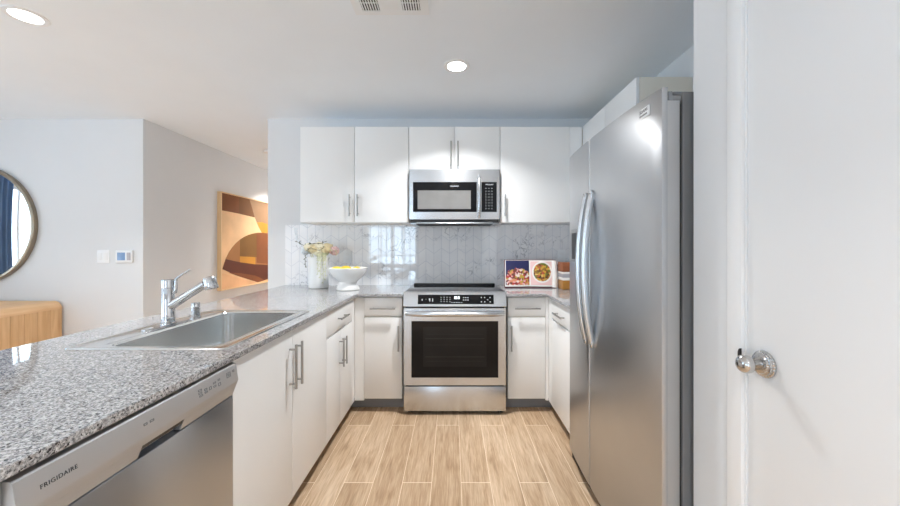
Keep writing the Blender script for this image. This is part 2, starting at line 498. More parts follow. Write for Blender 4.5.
# ---------------------------------------------------------------- mesh helpers
class MB:
    def __init__(self):
        self.bm = bmesh.new()
        self.mi = 0

    def _merge(self, b2):
        vm = {}
        for v in b2.verts:
            vm[v] = self.bm.verts.new(v.co)
        for f in b2.faces:
            try:
                nf = self.bm.faces.new([vm[v] for v in f.verts])
                nf.material_index = self.mi
            except ValueError:
                pass
        b2.free()

    def box(self, x0, x1, y0, y1, z0, z1, bev=0.0, seg=2, xf=None):
        b = bmesh.new()
        bmesh.ops.create_cube(b, size=1)
        for v in b.verts:
            v.co = Vector(((x0 + x1) / 2 + v.co.x * (x1 - x0), (y0 + y1) / 2 + v.co.y * (y1 - y0), (z0 + z1) / 2 + v.co.z * (z1 - z0)))
        if bev > 0:
            bmesh.ops.bevel(b, geom=b.edges[:], offset=bev, segments=seg, profile=0.5, affect='EDGES')
        if xf is not None:
            bmesh.ops.transform(b, matrix=xf, verts=b.verts[:])
        self._merge(b)
        return self

    def rings(self, rings, close=True, cap0=True, cap1=True):
        R = [[self.bm.verts.new(p) for p in r] for r in rings]
        n = len(R[0])
        for a, c in zip(R, R[1:]):
            for i in range(n if close else n - 1):
                j = (i + 1) % n
                f = self.bm.faces.new((a[i], a[j], c[j], c[i]))
                f.material_index = self.mi
        if cap0:
            self.bm.faces.new(R[0][::-1]).material_index = self.mi
        if cap1:
            self.bm.faces.new(R[-1]).material_index = self.mi
        return self

    def tube(self, pts, r, n=12, cap=True, flat=1.0):
        pts = [Vector(p) for p in pts]
        rr = r if isinstance(r, (list, tuple)) else [r] * len(pts)
        t0 = (pts[1] - pts[0]).normalized()
        up = Vector((0, 0, 1)) if abs(t0.z) < 0.9 else Vector((1, 0, 0))
        a = t0.cross(up).normalized()
        rings = []
        for i, p in enumerate(pts):
            t = (pts[min(i + 1, len(pts) - 1)] - pts[max(i - 1, 0)]).normalized()
            a = (a - t * a.dot(t)).normalized()
            bb = t.cross(a)
            rings.append([p + (a * math.cos(2 * PI * k / n) + bb * flat * math.sin(2 * PI * k / n)) * rr[i] for k in range(n)])
        return self.rings(rings, True, cap, cap)

    def lathe(self, prof, loc, axis=(0, 0, 1), n=32, cap0=True, cap1=True, mod=None):
        q = Vector((0, 0, 1)).rotation_difference(Vector(axis).normalized()).to_matrix()
        loc = Vector(loc)
        rings = []
        for r, z in prof:
            ring = []
            for k in range(n):
                a = 2 * PI * k / n
                rr = max(r, 1e-4) * (mod(a) if mod else 1)
                ring.append(loc + q @ Vector((rr * math.cos(a), rr * math.sin(a), z)))
            rings.append(ring)
        return self.rings(rings, True, cap0, cap1)

    def prism(self, poly, fn, w0, w1):
        """poly: [(u,v)], fn(u,v,w)->xyz"""
        return self.rings([[Vector(fn(u, v, w0)) for u, v in poly], [Vector(fn(u, v, w1)) for u, v in poly]])

    def cells(self, us, vs, keep, fn, w0, w1):
        """grid of cells in (u,v), kept ones extruded w0..w1 as one connected mesh"""
        V = {}

        def vert(i, j, s):
            if (i, j, s) not in V:
                V[(i, j, s)] = self.bm.verts.new(fn(us[i], vs[j], (w0, w1)[s]))
            return V[(i, j, s)]
        nu, nv = len(us) - 1, len(vs) - 1
        K = {(i, j) for i in range(nu) for j in range(nv) if keep((us[i] + us[i + 1]) / 2, (vs[j] + vs[j + 1]) / 2)}
        F = self.bm.faces.new
        for i, j in K:
            F((vert(i, j, 1), vert(i + 1, j, 1), vert(i + 1, j + 1, 1), vert(i, j + 1, 1)))
            F((vert(i, j, 0), vert(i, j + 1, 0), vert(i + 1, j + 1, 0), vert(i + 1, j, 0)))
            if (i - 1, j) not in K: F((vert(i, j, 0), vert(i, j, 1), vert(i, j + 1, 1), vert(i, j + 1, 0)))
            if (i + 1, j) not in K: F((vert(i + 1, j, 0), vert(i + 1, j + 1, 0), vert(i + 1, j + 1, 1), vert(i + 1, j, 1)))
            if (i, j - 1) not in K: F((vert(i, j, 0), vert(i + 1, j, 0), vert(i + 1, j, 1), vert(i, j, 1)))
            if (i, j + 1) not in K: F((vert(i, j + 1, 0), vert(i, j + 1, 1), vert(i + 1, j + 1, 1), vert(i + 1, j + 1, 0)))
        return self

    def ball(self, c, r, sub=2, squash=(1, 1, 1), rot=None):
        b = bmesh.new()
        bmesh.ops.create_icosphere(b, subdivisions=sub, radius=1)
        mt = Matrix.Translation(c) @ (rot if rot is not None else Matrix.Identity(4)) @ Matrix.Diagonal((r * squash[0], r * squash[1], r * squash[2], 1))
        bmesh.ops.transform(b, matrix=mt, verts=b.verts[:])
        self._merge(b)
        return self


def root_loc(o):
    while o is not None and o.parent is not None:
        o = o.parent
    return o.location.copy() if o is not None else Vector((0, 0, 0))


def build(name, mb, mats, parent=None, smooth=40, label=None, origin=None):
    """link the collected shapes as ONE mesh object; world coordinates in, local out"""
    me = bpy.data.meshes.new(name)
    bm = mb.bm
    bmesh.ops.recalc_face_normals(bm, faces=bm.faces[:])
    org = root_loc(parent) if parent is not None else Vector(origin or (0, 0, 0))
    if org.length > 0:
        bmesh.ops.translate(bm, verts=bm.verts[:], vec=-org)
    bm.to_mesh(me)
    bm.free()
    for m in (mats if isinstance(mats, (list, tuple)) else [mats]):
        me.materials.append(m)
    if smooth:
        for p in me.polygons:
            p.use_smooth = True
        me.set_sharp_from_angle(angle=math.radians(smooth))
    o = bpy.data.objects.new(name, me)
    COL.objects.link(o)
    if parent is not None:
        o.parent = parent
    else:
        o.location = org
    if label:
        o['label'] = label
    return o


def tag(o, label, cat, group=None):
    o['label'] = label
    o['category'] = cat
    if group:
        o['group'] = group
    return o


def thing(name, label, cat, loc, group=None):
    o = bpy.data.objects.new(name, None)
    COL.objects.link(o)
    o.location = loc
    o.empty_display_size = 0.05
    return tag(o, label, cat, group)


def struct(o):
    o['kind'] = 'structure'
    return o


def sbox(name, mat, x0, x1, y0, y1, z0, z1, bev=0.0, parent=None):
    o = build(name, MB().box(x0, x1, y0, y1, z0, z1, bev), mat, parent)
    if parent is None:
        struct(o)
    return o


def part_box(name, parent, mat, x0, x1, y0, y1, z0, z1, bev=0.0, label=None):
    return build(name, MB().box(x0, x1, y0, y1, z0, z1, bev), mat, parent, label=label)


def lettering(name, text, size, origin, right, up, mat, parent, depth=0.0006, spacing=1.0, align='CENTER'):
    cu = bpy.data.curves.new(name, 'FONT')
    cu.body = text
    cu.size = size
    cu.extrude = depth
    cu.align_x = align
    cu.align_y = 'CENTER'
    cu.space_character = spacing
    tmp = bpy.data.objects.new(name + '_tmp', cu)
    COL.objects.link(tmp)
    dg = bpy.context.evaluated_depsgraph_get()
    me = bpy.data.meshes.new_from_object(tmp.evaluated_get(dg))
    bpy.data.objects.remove(tmp)
    r = Vector(right).normalized()
    u = Vector(up).normalized()
    n = r.cross(u)
    mt = Matrix((r, u, n)).transposed().to_4x4()
    mt.translation = Vector(origin) - root_loc(parent)
    me.transform(mt)
    me.materials.clear()
    me.materials.append(mat)
    o = bpy.data.objects.new(name, me)
    COL.objects.link(o)
    o.parent = parent
    return o


# ================================================================ the room
T = 0.115
sbox('floor', M['floor'], XL - T, XR + T, YREAR - T, 7.6, -0.05, 0)
sbox('ceiling', M['ceiling'], XL - T, XR + T, YREAR - T, 7.6, ZC, ZC + 0.05)
sbox('wall_back', M['wall'], WALL_END, XR + T, YB, YB + T, 0, ZC)
sbox('wall_living_back', M['wall_cool'], XL - T, HALL_X, YB, YB + T, 0, ZC)
sbox('wall_hall_left', M['wall'], HALL_X - T, HALL_X, YB + T, 7.6, 0, ZC)
sbox('wall_hall_right', M['wall'], WALL_END, WALL_END + T, YB + T, 7.6, 0, ZC)
sbox('wall_hall_end', M['wall'], HALL_X, WALL_END, 7.5, 7.6, 0, ZC)
sbox('wall_right', M['wall'], XR, XR + T, YP - 0.1, YB, 0, ZC)
sbox('wall_pantry_side', M['wall'], XP + 0.11, XR, YP - 0.11, YP, 0, ZC)
# pantry wall with door opening
DY0, DY1, DZ = 0.234, 0.943, 2.04
fnx = lambda u, v, w: (w, u, v)
struct(build('wall_pantry', MB().cells([YREAR, DY0 - 0.02, DY1 + 0.02, YP], [0, DZ + 0.02, ZC], lambda u, v: not (DY0 - 0.02 < u < DY1 + 0.02 and v < DZ + 0.02), fnx, XP, XP + 0.11), M['wall']))
# left wall with window and added daylight window, rear wall with glazed door
fny = lambda u, v, w: (u, w, v)


def in_win(u, v, W):
    return W[0] < u < W[1] and W[2] < v < W[3]


struct(build('wall_left', MB().cells([YREAR, WIN_L2[0], WIN_L2[1], WIN_L[0], WIN_L[1], YB], [0, WIN_L[2], WIN_L2[2], WIN_L[3], ZC],
       lambda u, v: not (in_win(u, v, WIN_L) or in_win(u, v, WIN_L2)), fnx, XL - T, XL), M['wall']))
struct(build('wall_rear', MB().cells([XL - T, WIN_R[0], WIN_R[1], XR + T], [0, WIN_R[2], WIN_R[3], ZC], lambda u, v: not in_win(u, v, WIN_R), fny, YREAR - T, YREAR), M['wall']))


def window(name, fn, a0, a1, z0, z1, d0, d1, vbars, hbars, rails=()):
    """frame with muntins (one connected grid) and one pane; fn maps (u along wall, v up, w depth)"""
    fr = 0.05
    us = [a0, a0 + fr]
    for q in vbars:
        c = a0 + (a1 - a0) * q[0]
        us += [c - q[1] / 2, c + q[1] / 2]
    us += [a1 - fr, a1]
    vs = [z0, z0 + fr]
    solid_v = []
    for z, h in sorted(hbars):
        vs += [z - h / 2, z + h / 2]
        solid_v.append((z - h / 2, z + h / 2))
    vs += [z1 - fr, z1]
    solid_u = [(a0, a0 + fr), (a1 - fr, a1)] + [(a0 + (a1 - a0) * q[0] - q[1] / 2, a0 + (a1 - a0) * q[0] + q[1] / 2) for q in vbars]
    solid_v += [(z0, z0 + fr), (z1 - fr, z1)]
    keep = lambda u, v: any(a < u < b for a, b in solid_u) or any(a < v < b for a, b in solid_v)
    o = struct(build(name, MB().cells(us, vs, keep, fn, d0, d1), M['trim']))
    g = MB()
    mid = (d0 + d1) / 2
    g.rings([[Vector(fn(a0 + fr, z0 + fr, mid)), Vector(fn(a1 - fr, z0 + fr, mid)), Vector(fn(a1 - fr, z1 - fr, mid)), Vector(fn(a0 + fr, z1 - fr, mid))],
             [Vector(fn(a0 + fr, z0 + fr, mid + 0.004)), Vector(fn(a1 - fr, z0 + fr, mid + 0.004)), Vector(fn(a1 - fr, z1 - fr, mid + 0.004)), Vector(fn(a0 + fr, z1 - fr, mid + 0.004))]])
    build('window_pane', g, M['glass'], o, smooth=0)
    return o


window('window_1', fnx, WIN_L[0], WIN_L[1], WIN_L[2], WIN_L[3], XL - 0.075, XL - 0.03, [(0.33, 0.06), (0.67, 0.06)], [])
window('window_2', fny, WIN_R[0], WIN_R[1], WIN_R[2], WIN_R[3], YREAR - 0.075, YREAR - 0.03, [(0.27, 0.03), (0.5, 0.07), (0.74, 0.03)], [(0.66, 0.2), (0.3, 0.03), (1.0, 0.03)])
window('window_added', fnx, WIN_L2[0], WIN_L2[1], WIN_L2[2], WIN_L2[3], XL - 0.075, XL - 0.03, [(0.5, 0.05)], [])  # unseen window, added to bring daylight to the fridge side

# pantry door, casing, knob
casing = MB()
for (a, b_) in ((DY1 + 0.004, DY1 + 0.053), (DY0 - 0.053, DY0 - 0.004)):
    casing.box(XP - 0.012, XP, a, b_, 0, DZ + 0.004, 0.003)
casing.box(XP - 0.012, XP, DY0 - 0.053, DY1 + 0.053, DZ + 0.004, DZ + 0.053, 0.003)
struct(build('trim_1', casing, M['trim']))
jamb = MB().cells([DY0 - 0.0198, DY0, DY1, DY1 + 0.0198], [0, DZ, DZ + 0.0198], lambda u, v: not (DY0 < u < DY1 and v < DZ), fnx, XP - 0.0002, XP + 0.11)
jo = struct(build('trim_2', jamb, M['trim']))
door = struct(build('door_1', MB().box(XP + 0.002, XP + 0.04, DY0 + 0.005, DY1 - 0.0006, 0.01, DZ - 0.005, 0.002), M['trim']))
KY, KZ = 0.890, 0.956
kb = MB().lathe([(0.033, 0.0), (0.033, 0.004), (0.031, 0.006), (0.029, 0.0065), (0.028, 0.010), (0.024, 0.0115), (0.022, 0.015), (0.016, 0.017), (0.012, 0.0175)], (XP + 0.0015, KY, KZ), (-1, 0, 0), 112, mod=lambda a: 1 + 0.022 * math.cos(28 * a))
rose = build('knob_rose', kb, M['knob_metal'], door, 30)
kn = MB().lathe([(0.0115, 0.016), (0.0105, 0.026), (0.0115, 0.030), (0.017, 0.033), (0.0215, 0.040), (0.0225, 0.047), (0.0215, 0.053), (0.018, 0.058), (0.0165, 0.059), (0.0125, 0.062), (0.006, 0.0635), (0.0, 0.064)], (XP, KY, KZ), (-1, 0, 0), 48,
                mod=None)
build('door_knob', kn, M['knob_metal'], door, 30)
build('strike_lip', MB().prism([(0.9435, KZ - 0.006), (0.9515, KZ - 0.006), (0.9515, KZ + 0.012), (0.9500, KZ + 0.018), (0.9470, KZ + 0.0225), (0.9435, KZ + 0.024)], fnx, XP - 0.017, XP - 0.0125), M['dark'], jo, 20)

# baseboards (mostly out of view)
sbox('baseboard_living', M['trim'], XL, HALL_X, YB - 0.014, YB, 0, 0.1, 0.003)
sbox('baseboard_hall', M['trim'], HALL_X, HALL_X + 0.014, YB + 0.01, 7.5, 0, 0.1, 0.003)

# ================================================================ backsplash
ZW = 0.895
tile = build('tile_backsplash', MB().box(-1.54, XR - 0.004, 3.306, YB - 0.001, ZW - 0.02, 1.4505), M['tile'])
tag(tile, 'white marble chevron tile backsplash with grey veins behind the range', 'backsplash')

# ================================================================ pulls
def pull_mb(axis, centre, length, outdir, stand=0.03, r=0.0058):
    """bar pull: axis = bar direction, outdir = away from the door"""
    a, o, c = Vector(axis), Vector(outdir), Vector(centre)
    mb = MB()
    bc = c + o * stand
    mb.tube([bc - a * length / 2, bc + a * length / 2], r, 12)
    for s in (-1, 1):
        p = c + a * s * (length / 2 - 0.022)
        mb.tube([p, p + o * (stand - 0.002)], r * 0.8, 10)
    return mb


def add_pull(face, axis, centre, length, outdir):
    return build('handle', pull_mb(axis, centre, length, outdir), M['nickel'], face, label='satin nickel bar handle')


Xa, Ya, Za = (1, 0, 0), (0, 1, 0), (0, 0, 1)
TOP = 0.8725
DTOP = 0.866
FX = -0.735          # peninsula door face
FXR = 0.73           # right run door face
FY = 2.70            # back run door face
G = 0.0015           # half gap

# ---- sink cabinet
c = thing('sink_cabinet', 'white two-door cabinet under the sink with tall bar pulls, beside the dishwasher', 'cabinet', (-1.03, 1.655, 0))
part_box('body', c, M['carcass'], -1.335, FX - 0.021, 1.200, 2.102, 0.10, 0.68)
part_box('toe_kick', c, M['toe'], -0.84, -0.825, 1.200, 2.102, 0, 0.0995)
d1 = part_box('door', c, M['cabinet'], FX - 0.02, FX, 1.200, 1.652 - G, 0.088, DTOP, 0.0015)
d2 = part_box('door', c, M['cabinet'], FX - 0.02, FX, 1.652 + G, 2.103 - G, 0.088, DTOP, 0.0015)
add_pull(d1, Za, (FX, 1.620, 0.705), 0.20, Xa)
add_pull(d2, Za, (FX, 1.684, 0.705), 0.20, Xa)

# ---- corner drawer cabinet
c = thing('drawer_cabinet', 'white cabinet with one drawer above two doors, between sink cabinet and inner corner', 'cabinet', (-1.03, 2.37, 0))
part_box('body', c, M['carcass'], -1.335, FX - 0.021, 2.107, 3.30, 0.10, TOP)
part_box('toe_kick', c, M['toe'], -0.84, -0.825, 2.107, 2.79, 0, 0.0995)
dr = part_box('drawer', c, M['cabinet'], FX - 0.02, FX, 2.103 + G, 2.628, 0.709, DTOP, 0.0015)
d1 = part_box('door', c, M['cabinet'], FX - 0.02, FX, 2.103 + G, 2.366 - G, 0.088, 0.699, 0.0015)
d2 = part_box('door', c, M['cabinet'], FX - 0.02, FX, 2.366 + G, 2.628, 0.088, 0.699, 0.0015)
part_box('filler_strip', c, M['cabinet'], FX - 0.02, FX - 0.001, 2.6305, 2.70, 0.088, DTOP)
add_pull(dr, Ya, (FX, 2.372, 0.785), 0.17, Xa)
add_pull(d1, Za, (FX, 2.335, 0.56), 0.185, Xa)
add_pull(d2, Za, (FX, 2.398, 0.56), 0.185, Xa)

# ---- back-left base
c = thing('base_cabinet', 'narrow white drawer-over-door cabinet left of the range', 'cabinet', (-0.52, 3.0, 0))
part_box('body', c, M['carcass'], FX - 0.016, -0.374, FY + 0.021, 3.30, 0.10, TOP)
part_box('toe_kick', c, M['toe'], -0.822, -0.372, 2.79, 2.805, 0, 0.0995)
dr = part_box('drawer', c, M['cabinet'], -0.662, -0.376, FY, FY + 0.02, 0.728, DTOP, 0.0015)
d1 = part_box('door', c, M['cabinet'], -0.662, -0.376, FY, FY + 0.02, 0.103, 0.714, 0.0015)
part_box('filler_strip', c, M['cabinet'], FX + 0.0005, -0.6645, FY + 0.003, FY + 0.02, 0.088, DTOP)
add_pull(dr, Xa, (-0.519, FY, 0.786), 0.19, (0, -1, 0))
add_pull(d1, Za, (-0.400, FY, 0.562), 0.19, (0, -1, 0))

# ---- back-right base
c = thing('base_cabinet', 'narrow white drawer-over-door cabinet right of the range', 'cabinet', (0.57, 3.0, 0))
part_box('body', c, M['carcass'], 0.419, FXR + 0.016, FY + 0.021, 3.30, 0.10, TOP)
part_box('toe_kick', c, M['toe'], 0.417, 0.815, 2.79, 2.805, 0, 0.0995)
dr = part_box('drawer', c, M['cabinet'], 0.421, 0.705, FY, FY + 0.02, 0.728, DTOP, 0.0015)
d1 = part_box('door', c, M['cabinet'], 0.421, 0.705, FY, FY + 0.02, 0.103, 0.714, 0.0015)
part_box('filler_strip', c, M['cabinet'], 0.7075, FXR - 0.0005, FY + 0.003, FY + 0.02, 0.088, DTOP)
add_pull(dr, Xa, (0.566, FY, 0.786), 0.19, (0, -1, 0))
add_pull(d1, Za, (0.446, FY, 0.562), 0.19, (0, -1, 0))

# ---- right run base beside fridge
c = thing('base_cabinet', 'white base cabinet tucked between the refrigerator and the right inner corner', 'cabinet', (1.08, 2.6, 0))
part_box('body', c, M['carcass'], FXR + 0.021, XR - 0.004, 2.127, 3.30, 0.10, TOP)
part_box('toe_kick', c, M['toe'], 0.815, 0.83, 2.127, 2.79, 0, 0.0995)
dr = part_box('drawer', c, M['cabinet'], FXR, FXR + 0.02, 2.127, 2.62, 0.728, DTOP, 0.0015)
d1 = part_box('door', c, M['cabinet'], FXR, FXR + 0.02, 2.127, 2.62, 0.088, 0.714, 0.0015)
part_box('filler_strip', c, M['cabinet'], FXR + 0.001, FXR + 0.02, 2.623, 2.70, 0.088, DTOP)
add_pull(dr, Ya, (FXR, 2.40, 0.786), 0.19, (-1, 0, 0))

# ---- peninsula end and back panels
o = build('end_panel', MB().box(-1.335, FX, 0.545, 0.583, 0, TOP, 0.001), M['cabinet'])
tag(o, 'white end panel of the peninsula left of the dishwasher', 'panel')
o = build('back_panel', MB().box(-1.357, -1.338, 0.545, 3.30, 0, TOP, 0.001), M['cabinet'])
tag(o, 'white panel closing the living room side of the peninsula', 'panel')

# ================================================================ worktops
SX0, SX1, SY0, SY1 = -1.336, -0.775, 1.223, 1.968
CUT = (SX0 + 0.02, SX1 - 0.02, SY0 + 0.02, SY1 - 0.02)
fnz = lambda u, v, w: (u, v, w)


def keepL(u, v):
    if CUT[0] < u < CUT[1] and CUT[2] < v < CUT[3]:
        return False
    return u < -0.716 or v > 2.68


wt = MB().cells([-1.54, CUT[0], CUT[1], -0.716, -0.365], [0.515, CUT[2], CUT[3], 2.68, 3.3055], keepL, fnz, 0.873, ZW)
wt = build('worktop', wt, M['granite'], smooth=0)
bv = wt.modifiers.new('edge', 'BEVEL')
bv.width, bv.segments, bv.limit_method, bv.angle_limit = 0.0025, 2, 'ANGLE', math.radians(60)
tag(wt, 'speckled grey granite worktop with the sink, running from peninsula to the range', 'countertop')
wt = MB().cells([0.407, 0.71, 1.4155], [2.127, 2.68, 3.3055], lambda u, v: u > 0.71 or v > 2.68, fnz, 0.873, ZW)
wt = build('worktop', wt, M['granite'], smooth=0)
bv = wt.modifiers.new('edge', 'BEVEL')
bv.width, bv.segments, bv.limit_method, bv.angle_limit = 0.0025, 2, 'ANGLE', math.radians(60)
tag(wt, 'speckled grey granite worktop right of the range under the cookbook', 'countertop')

# ================================================================ dishwasher
c = thing('dishwasher', 'stainless steel dishwasher with sloped silver control panel under the granite', 'dishwasher', (-1.03, 0.89, 0))
W0, W1 = 0.587, 1.195
part_box('body', c, M['dark'], -1.30, -0.765, W0, W1, 0.02, 0.862)
build('door_panel', MB().box(-0.764, -0.730, W0, W1, 0.10, 0.752, 0.003), M['steel'], c, label='brushed steel dishwasher door')
prof = [(-0.764, 0.861), (-0.725, 0.861), (-0.7215, 0.858), (-0.7135, 0.806), (-0.7155, 0.799), (-0.722, 0.783), (-0.764, 0.783)]
fnp = lambda u, v, w: (u, w, v)
cp = build('control_panel', MB().prism(prof, fnp, W0, W1), M['panel_silver'], c, 25)
# lower lip with pocket handle
lip = [(-0.764, 0.7828), (-0.722, 0.7828), (-0.733, 0.754), (-0.764, 0.754)]
P0, P1 = 0.835, 0.965
mb = MB().prism(lip, fnp, W0, P0).prism(lip, fnp, P1, W1)
mb.prism([(-0.764, 0.7828), (-0.752, 0.7828), (-0.752, 0.754), (-0.764, 0.754)], fnp, P0, P1)
build('handle_lip', mb, M['panel_silver'], c, 25)
build('pocket_shade', MB().prism([(-0.7515, 0.7826), (-0.7235, 0.7826), (-0.7275, 0.7725), (-0.7515, 0.762)], fnp, P0 + 0.001, P1 - 0.001), M['black'], c, 25, label='black block standing in for shade in the pocket')  # black fill, puts the shade of the pocket into colour
part_box('kick_plate', c, M['dark'], -0.84, -0.82, W0, W1, 0.0, 0.095)
up = Vector((-0.008, 0, 0.052))
lettering('brand_lettering', 'FRIGIDAIRE', 0.0112, (-0.7168, 0.654, 0.828), Ya, up, M['ink'], cp, 0.0005, 1.12)
mk = MB()


def pframe(mb, y, t, w, h, th=0.0009):
    """small outlined key on the sloped panel"""
    n = Vector((0.052, 0, 0.008)).normalized()
    u = up.normalized()
    base = Vector((-0.7215, 0, 0.858)) - u * t + n * 0.0004
    for (a0, a1, b0, b1) in ((-w, w, h - th, h + th), (-w, w, -h - th, -h + th), (-w, -w + 2 * th, -h, h), (w - 2 * th, w, -h, h)):
        pts = []
        for yy, tt in ((a0, b0), (a1, b0), (a1, b1), (a0, b1)):
            pts.append(Vector((base.x, y + yy, base.z)) + u * tt)
        mb.rings([[p - n * 0.0006 for p in pts], [p + n * 0.0004 for p in pts]])


for y, t, w, h in ((1.020, 0.028, 0.007, 0.002), (1.020, 0.020, 0.007, 0.002), (1.022, 0.036, 0.007, 0.002), (1.043, 0.026, 0.006, 0.002), (1.043, 0.034, 0.006, 0.002), (1.062, 0.03, 0.005, 0.004),
                   (1.082, 0.022, 0.006, 0.002), (1.082, 0.032, 0.006, 0.002), (1.103, 0.020, 0.005, 0.002), (1.103, 0.034, 0.006, 0.004), (1.150, 0.022, 0.010, 0.007), (1.150, 0.022, 0.004, 0.003), (1.176, 0.018, 0.004, 0.003), (0.838, 0.026, 0.005, 0.002), (0.856, 0.026, 0.006, 0.002)):
    mk = MB()
    pframe(mk, y, t, w, h)
    build('button_marking', mk, M['faint_ink'], cp, 0)

# ================================================================ sink, faucet, air gap
def rrect(x0, x1, y0, y1, r, z, n=6):
    pts = []
    for cx, cy, a0 in ((x1 - r, y1 - r, 0), (x0 + r, y1 - r, PI / 2), (x0 + r, y0 + r, PI), (x1 - r, y0 + r, 3 * PI / 2)):
        for k in range(n + 1):
            a = a0 + PI / 2 * k / n
            pts.append(Vector((cx + r * math.cos(a), cy + r * math.sin(a), z)))
    return pts


BX0, BX1, BY0, BY1 = -1.212, -0.822, 1.252, 1.928
c = thing('kitchen_sink', 'single-bowl stainless steel drop-in sink set in the granite', 'sink', (-1.05, 1.6, ZW))
rim = MB()
rr = [rrect(SX0, SX1, SY0, SY1, 0.02, ZW + 0.0008), rrect(SX0 + 0.002, SX1 - 0.002, SY0 + 0.002, SY1 - 0.002, 0.02, ZW + 0.005), rrect(SX0 + 0.012, SX1 - 0.012, SY0 + 0.012, SY1 - 0.012, 0.02, ZW + 0.006),
      rrect(SX0 + 0.016, SX1 - 0.016, SY0 + 0.016, SY1 - 0.016, 0.02, ZW + 0.0035),
      rrect(BX0 - 0.016, BX1 + 0.012, BY0 - 0.014, BY1 + 0.014, 0.055, ZW + 0.0035), rrect(BX0 - 0.012, BX1 + 0.008, BY0 - 0.010, BY1 + 0.010, 0.055, ZW + 0.0055), rrect(BX0 - 0.004, BX1 + 0.003, BY0 - 0.004, BY1 + 0.004, 0.052, ZW + 0.005), rrect(BX0, BX1, BY0, BY1, 0.05, ZW - 0.002)]
rim.rings(rr, True, False, False)
build('rim', rim, M['sink_steel'], c, 50)
bowl = MB()
br = [rrect(BX0, BX1, BY0, BY1, 0.05, ZW - 0.002), rrect(BX0 + 0.004, BX1 - 0.004, BY0 + 0.004, BY1 - 0.004, 0.05, ZW - 0.15)]
for k in range(1, 6):
    a = PI / 2 * k / 5
    d = 0.004 + 0.03 * (1 - math.cos(a))
    br.append(rrect(BX0 + d, BX1 - d, BY0 + d, BY1 - d, 0.05, ZW - 0.15 - 0.03 * math.sin(a)))
br.append(rrect(-1.04, -0.98, 1.57, 1.63, 0.028, ZW - 0.184))
bowl.rings(br, True, False, True)
build('bowl', bowl, M['sink_steel'], c, 50)
build('drain', MB().lathe([(0.045, 0), (0.045, 0.003), (0.038, 0.004), (0.034, 0.001), (0.012, 0.0015), (0.012, 0.008), (0.0, 0.008)], (-1.01, 1.6, ZW - 0.1835), n=28), M['chrome'], c, 30, label='chrome drain strainer')

DZK = ZW + 0.0036
FXc, FYc = -1.268, 1.600
c = thing('faucet', 'chrome pull-out kitchen faucet with angled spout behind the sink', 'faucet', (FXc, FYc, DZK))
pl = MB()
pl.rings([rrect(FXc - 0.028, FXc + 0.028, FYc - 0.125, FYc + 0.125, 0.0275, DZK), rrect(FXc - 0.027, FXc + 0.027, FYc - 0.124, FYc + 0.124, 0.0265, DZK + 0.004), rrect(FXc - 0.022, FXc + 0.022, FYc - 0.119, FYc + 0.119, 0.0215, DZK + 0.006)])
build('deck_plate', pl, M['chrome'], c, 30)
zb = DZK + 0.006
build('column', MB().lathe([(0.029, zb), (0.029, zb + 0.006), (0.0255, zb + 0.010), (0.0245, 1.060), (0.0235, 1.062), (0.0235, 1.064), (0.0255, 1.066), (0.0255, 1.098), (0.024, 1.103), (0.0, 1.104)], (FXc, FYc, 0), n=32), M['chrome'], c, 30)
s0, s1 = Vector((FXc + 0.012, FYc, 0.985)), Vector((-1.102, FYc, 1.082))
sd = (s1 - s0).normalized()
build('spout', MB().tube([s0, s0.lerp(s1, 0.15), s0.lerp(s1, 0.5), s1], [0.021, 0.0195, 0.0175, 0.0175], 20), M['chrome'], c, 40)
hd = Vector((0.26, 0, -0.97)).normalized()
hc = s1 + Vector((0.022, 0, 0.004))
build('spray_head', MB().lathe([(0.012, -0.030), (0.022, -0.027), (0.026, -0.018), (0.026, 0.010), (0.0275, 0.012), (0.0275, 0.024), (0.0255, 0.028), (0.018, 0.0285), (0.018, 0.026), (0.0, 0.026)], hc, hd, 28), M['chrome'], c, 30)
lv = MB()
lv.tube([(FXc + 0.020, FYc, 1.040), (FXc + 0.030, FYc, 1.046), (FXc + 0.033, FYc, 1.060), (FXc + 0.033, FYc, 1.094), (FXc + 0.037, FYc, 1.106), (FXc + 0.055, FYc, 1.120), (FXc + 0.098, FYc, 1.146)], [0.008, 0.008, 0.0075, 0.0065, 0.005, 0.0042, 0.0036], 12)
build('lever', lv, M['chrome'], c, 40)

o = build('air_gap', MB().lathe([(0.024, 0), (0.024, 0.004), (0.0185, 0.007), (0.0185, 0.046), (0.0172, 0.047), (0.0172, 0.050), (0.0185, 0.051), (0.0185, 0.070), (0.0165, 0.074), (0.0, 0.075)], (-1.270, 1.775, DZK), n=28), M['chrome'], origin=(-1.270, 1.775, DZK), smooth=30)
tag(o, 'short chrome air gap cap beyond the faucet on the sink deck', 'air gap')

# ================================================================ range
RX0, RX1 = -0.358, 0.400
RC = 0.021
c = thing('range', 'stainless steel slide-in electric range with black oven window', 'stove', (RC, 2.96, 0))
part_box('body', c, M['dark'], RX0 + 0.004, RX1 - 0.004, 2.70, 3.285, 0.03, 0.895)
build('cooktop', MB().box(RX0 - 0.004, RX1 + 0.004, 2.715, 3.255, 0.8956, 0.905, 0.002), M['cooktop_glass'], c, label='black glass cooktop')
part_box('rear_trim', c, M['black'], RX0 + 0.01, RX1 - 0.01, 3.256, 3.300, 0.896, 0.914, 0.004, label='black vent trim at the back')
fng = lambda u, v, w: (w, u, v)
panel = [(2.652, 0.803), (2.650, 0.808), (2.682, 0.908), (2.690, 0.912), (2.714, 0.912), (2.714, 0.8956), (2.699, 0.8950), (2.699, 0.803)]
cp = build('control_panel', MB().prism(panel, fng, RX0 - 0.004, RX1 + 0.004), M['steel_light'], c, 25)
# display set into the sloped face
pu = Vector((0, 0.032, 0.100)).normalized()
pn = Vector((0, -0.100, 0.032)).normalized()
p0 = Vector((0, 2.650, 0.808))


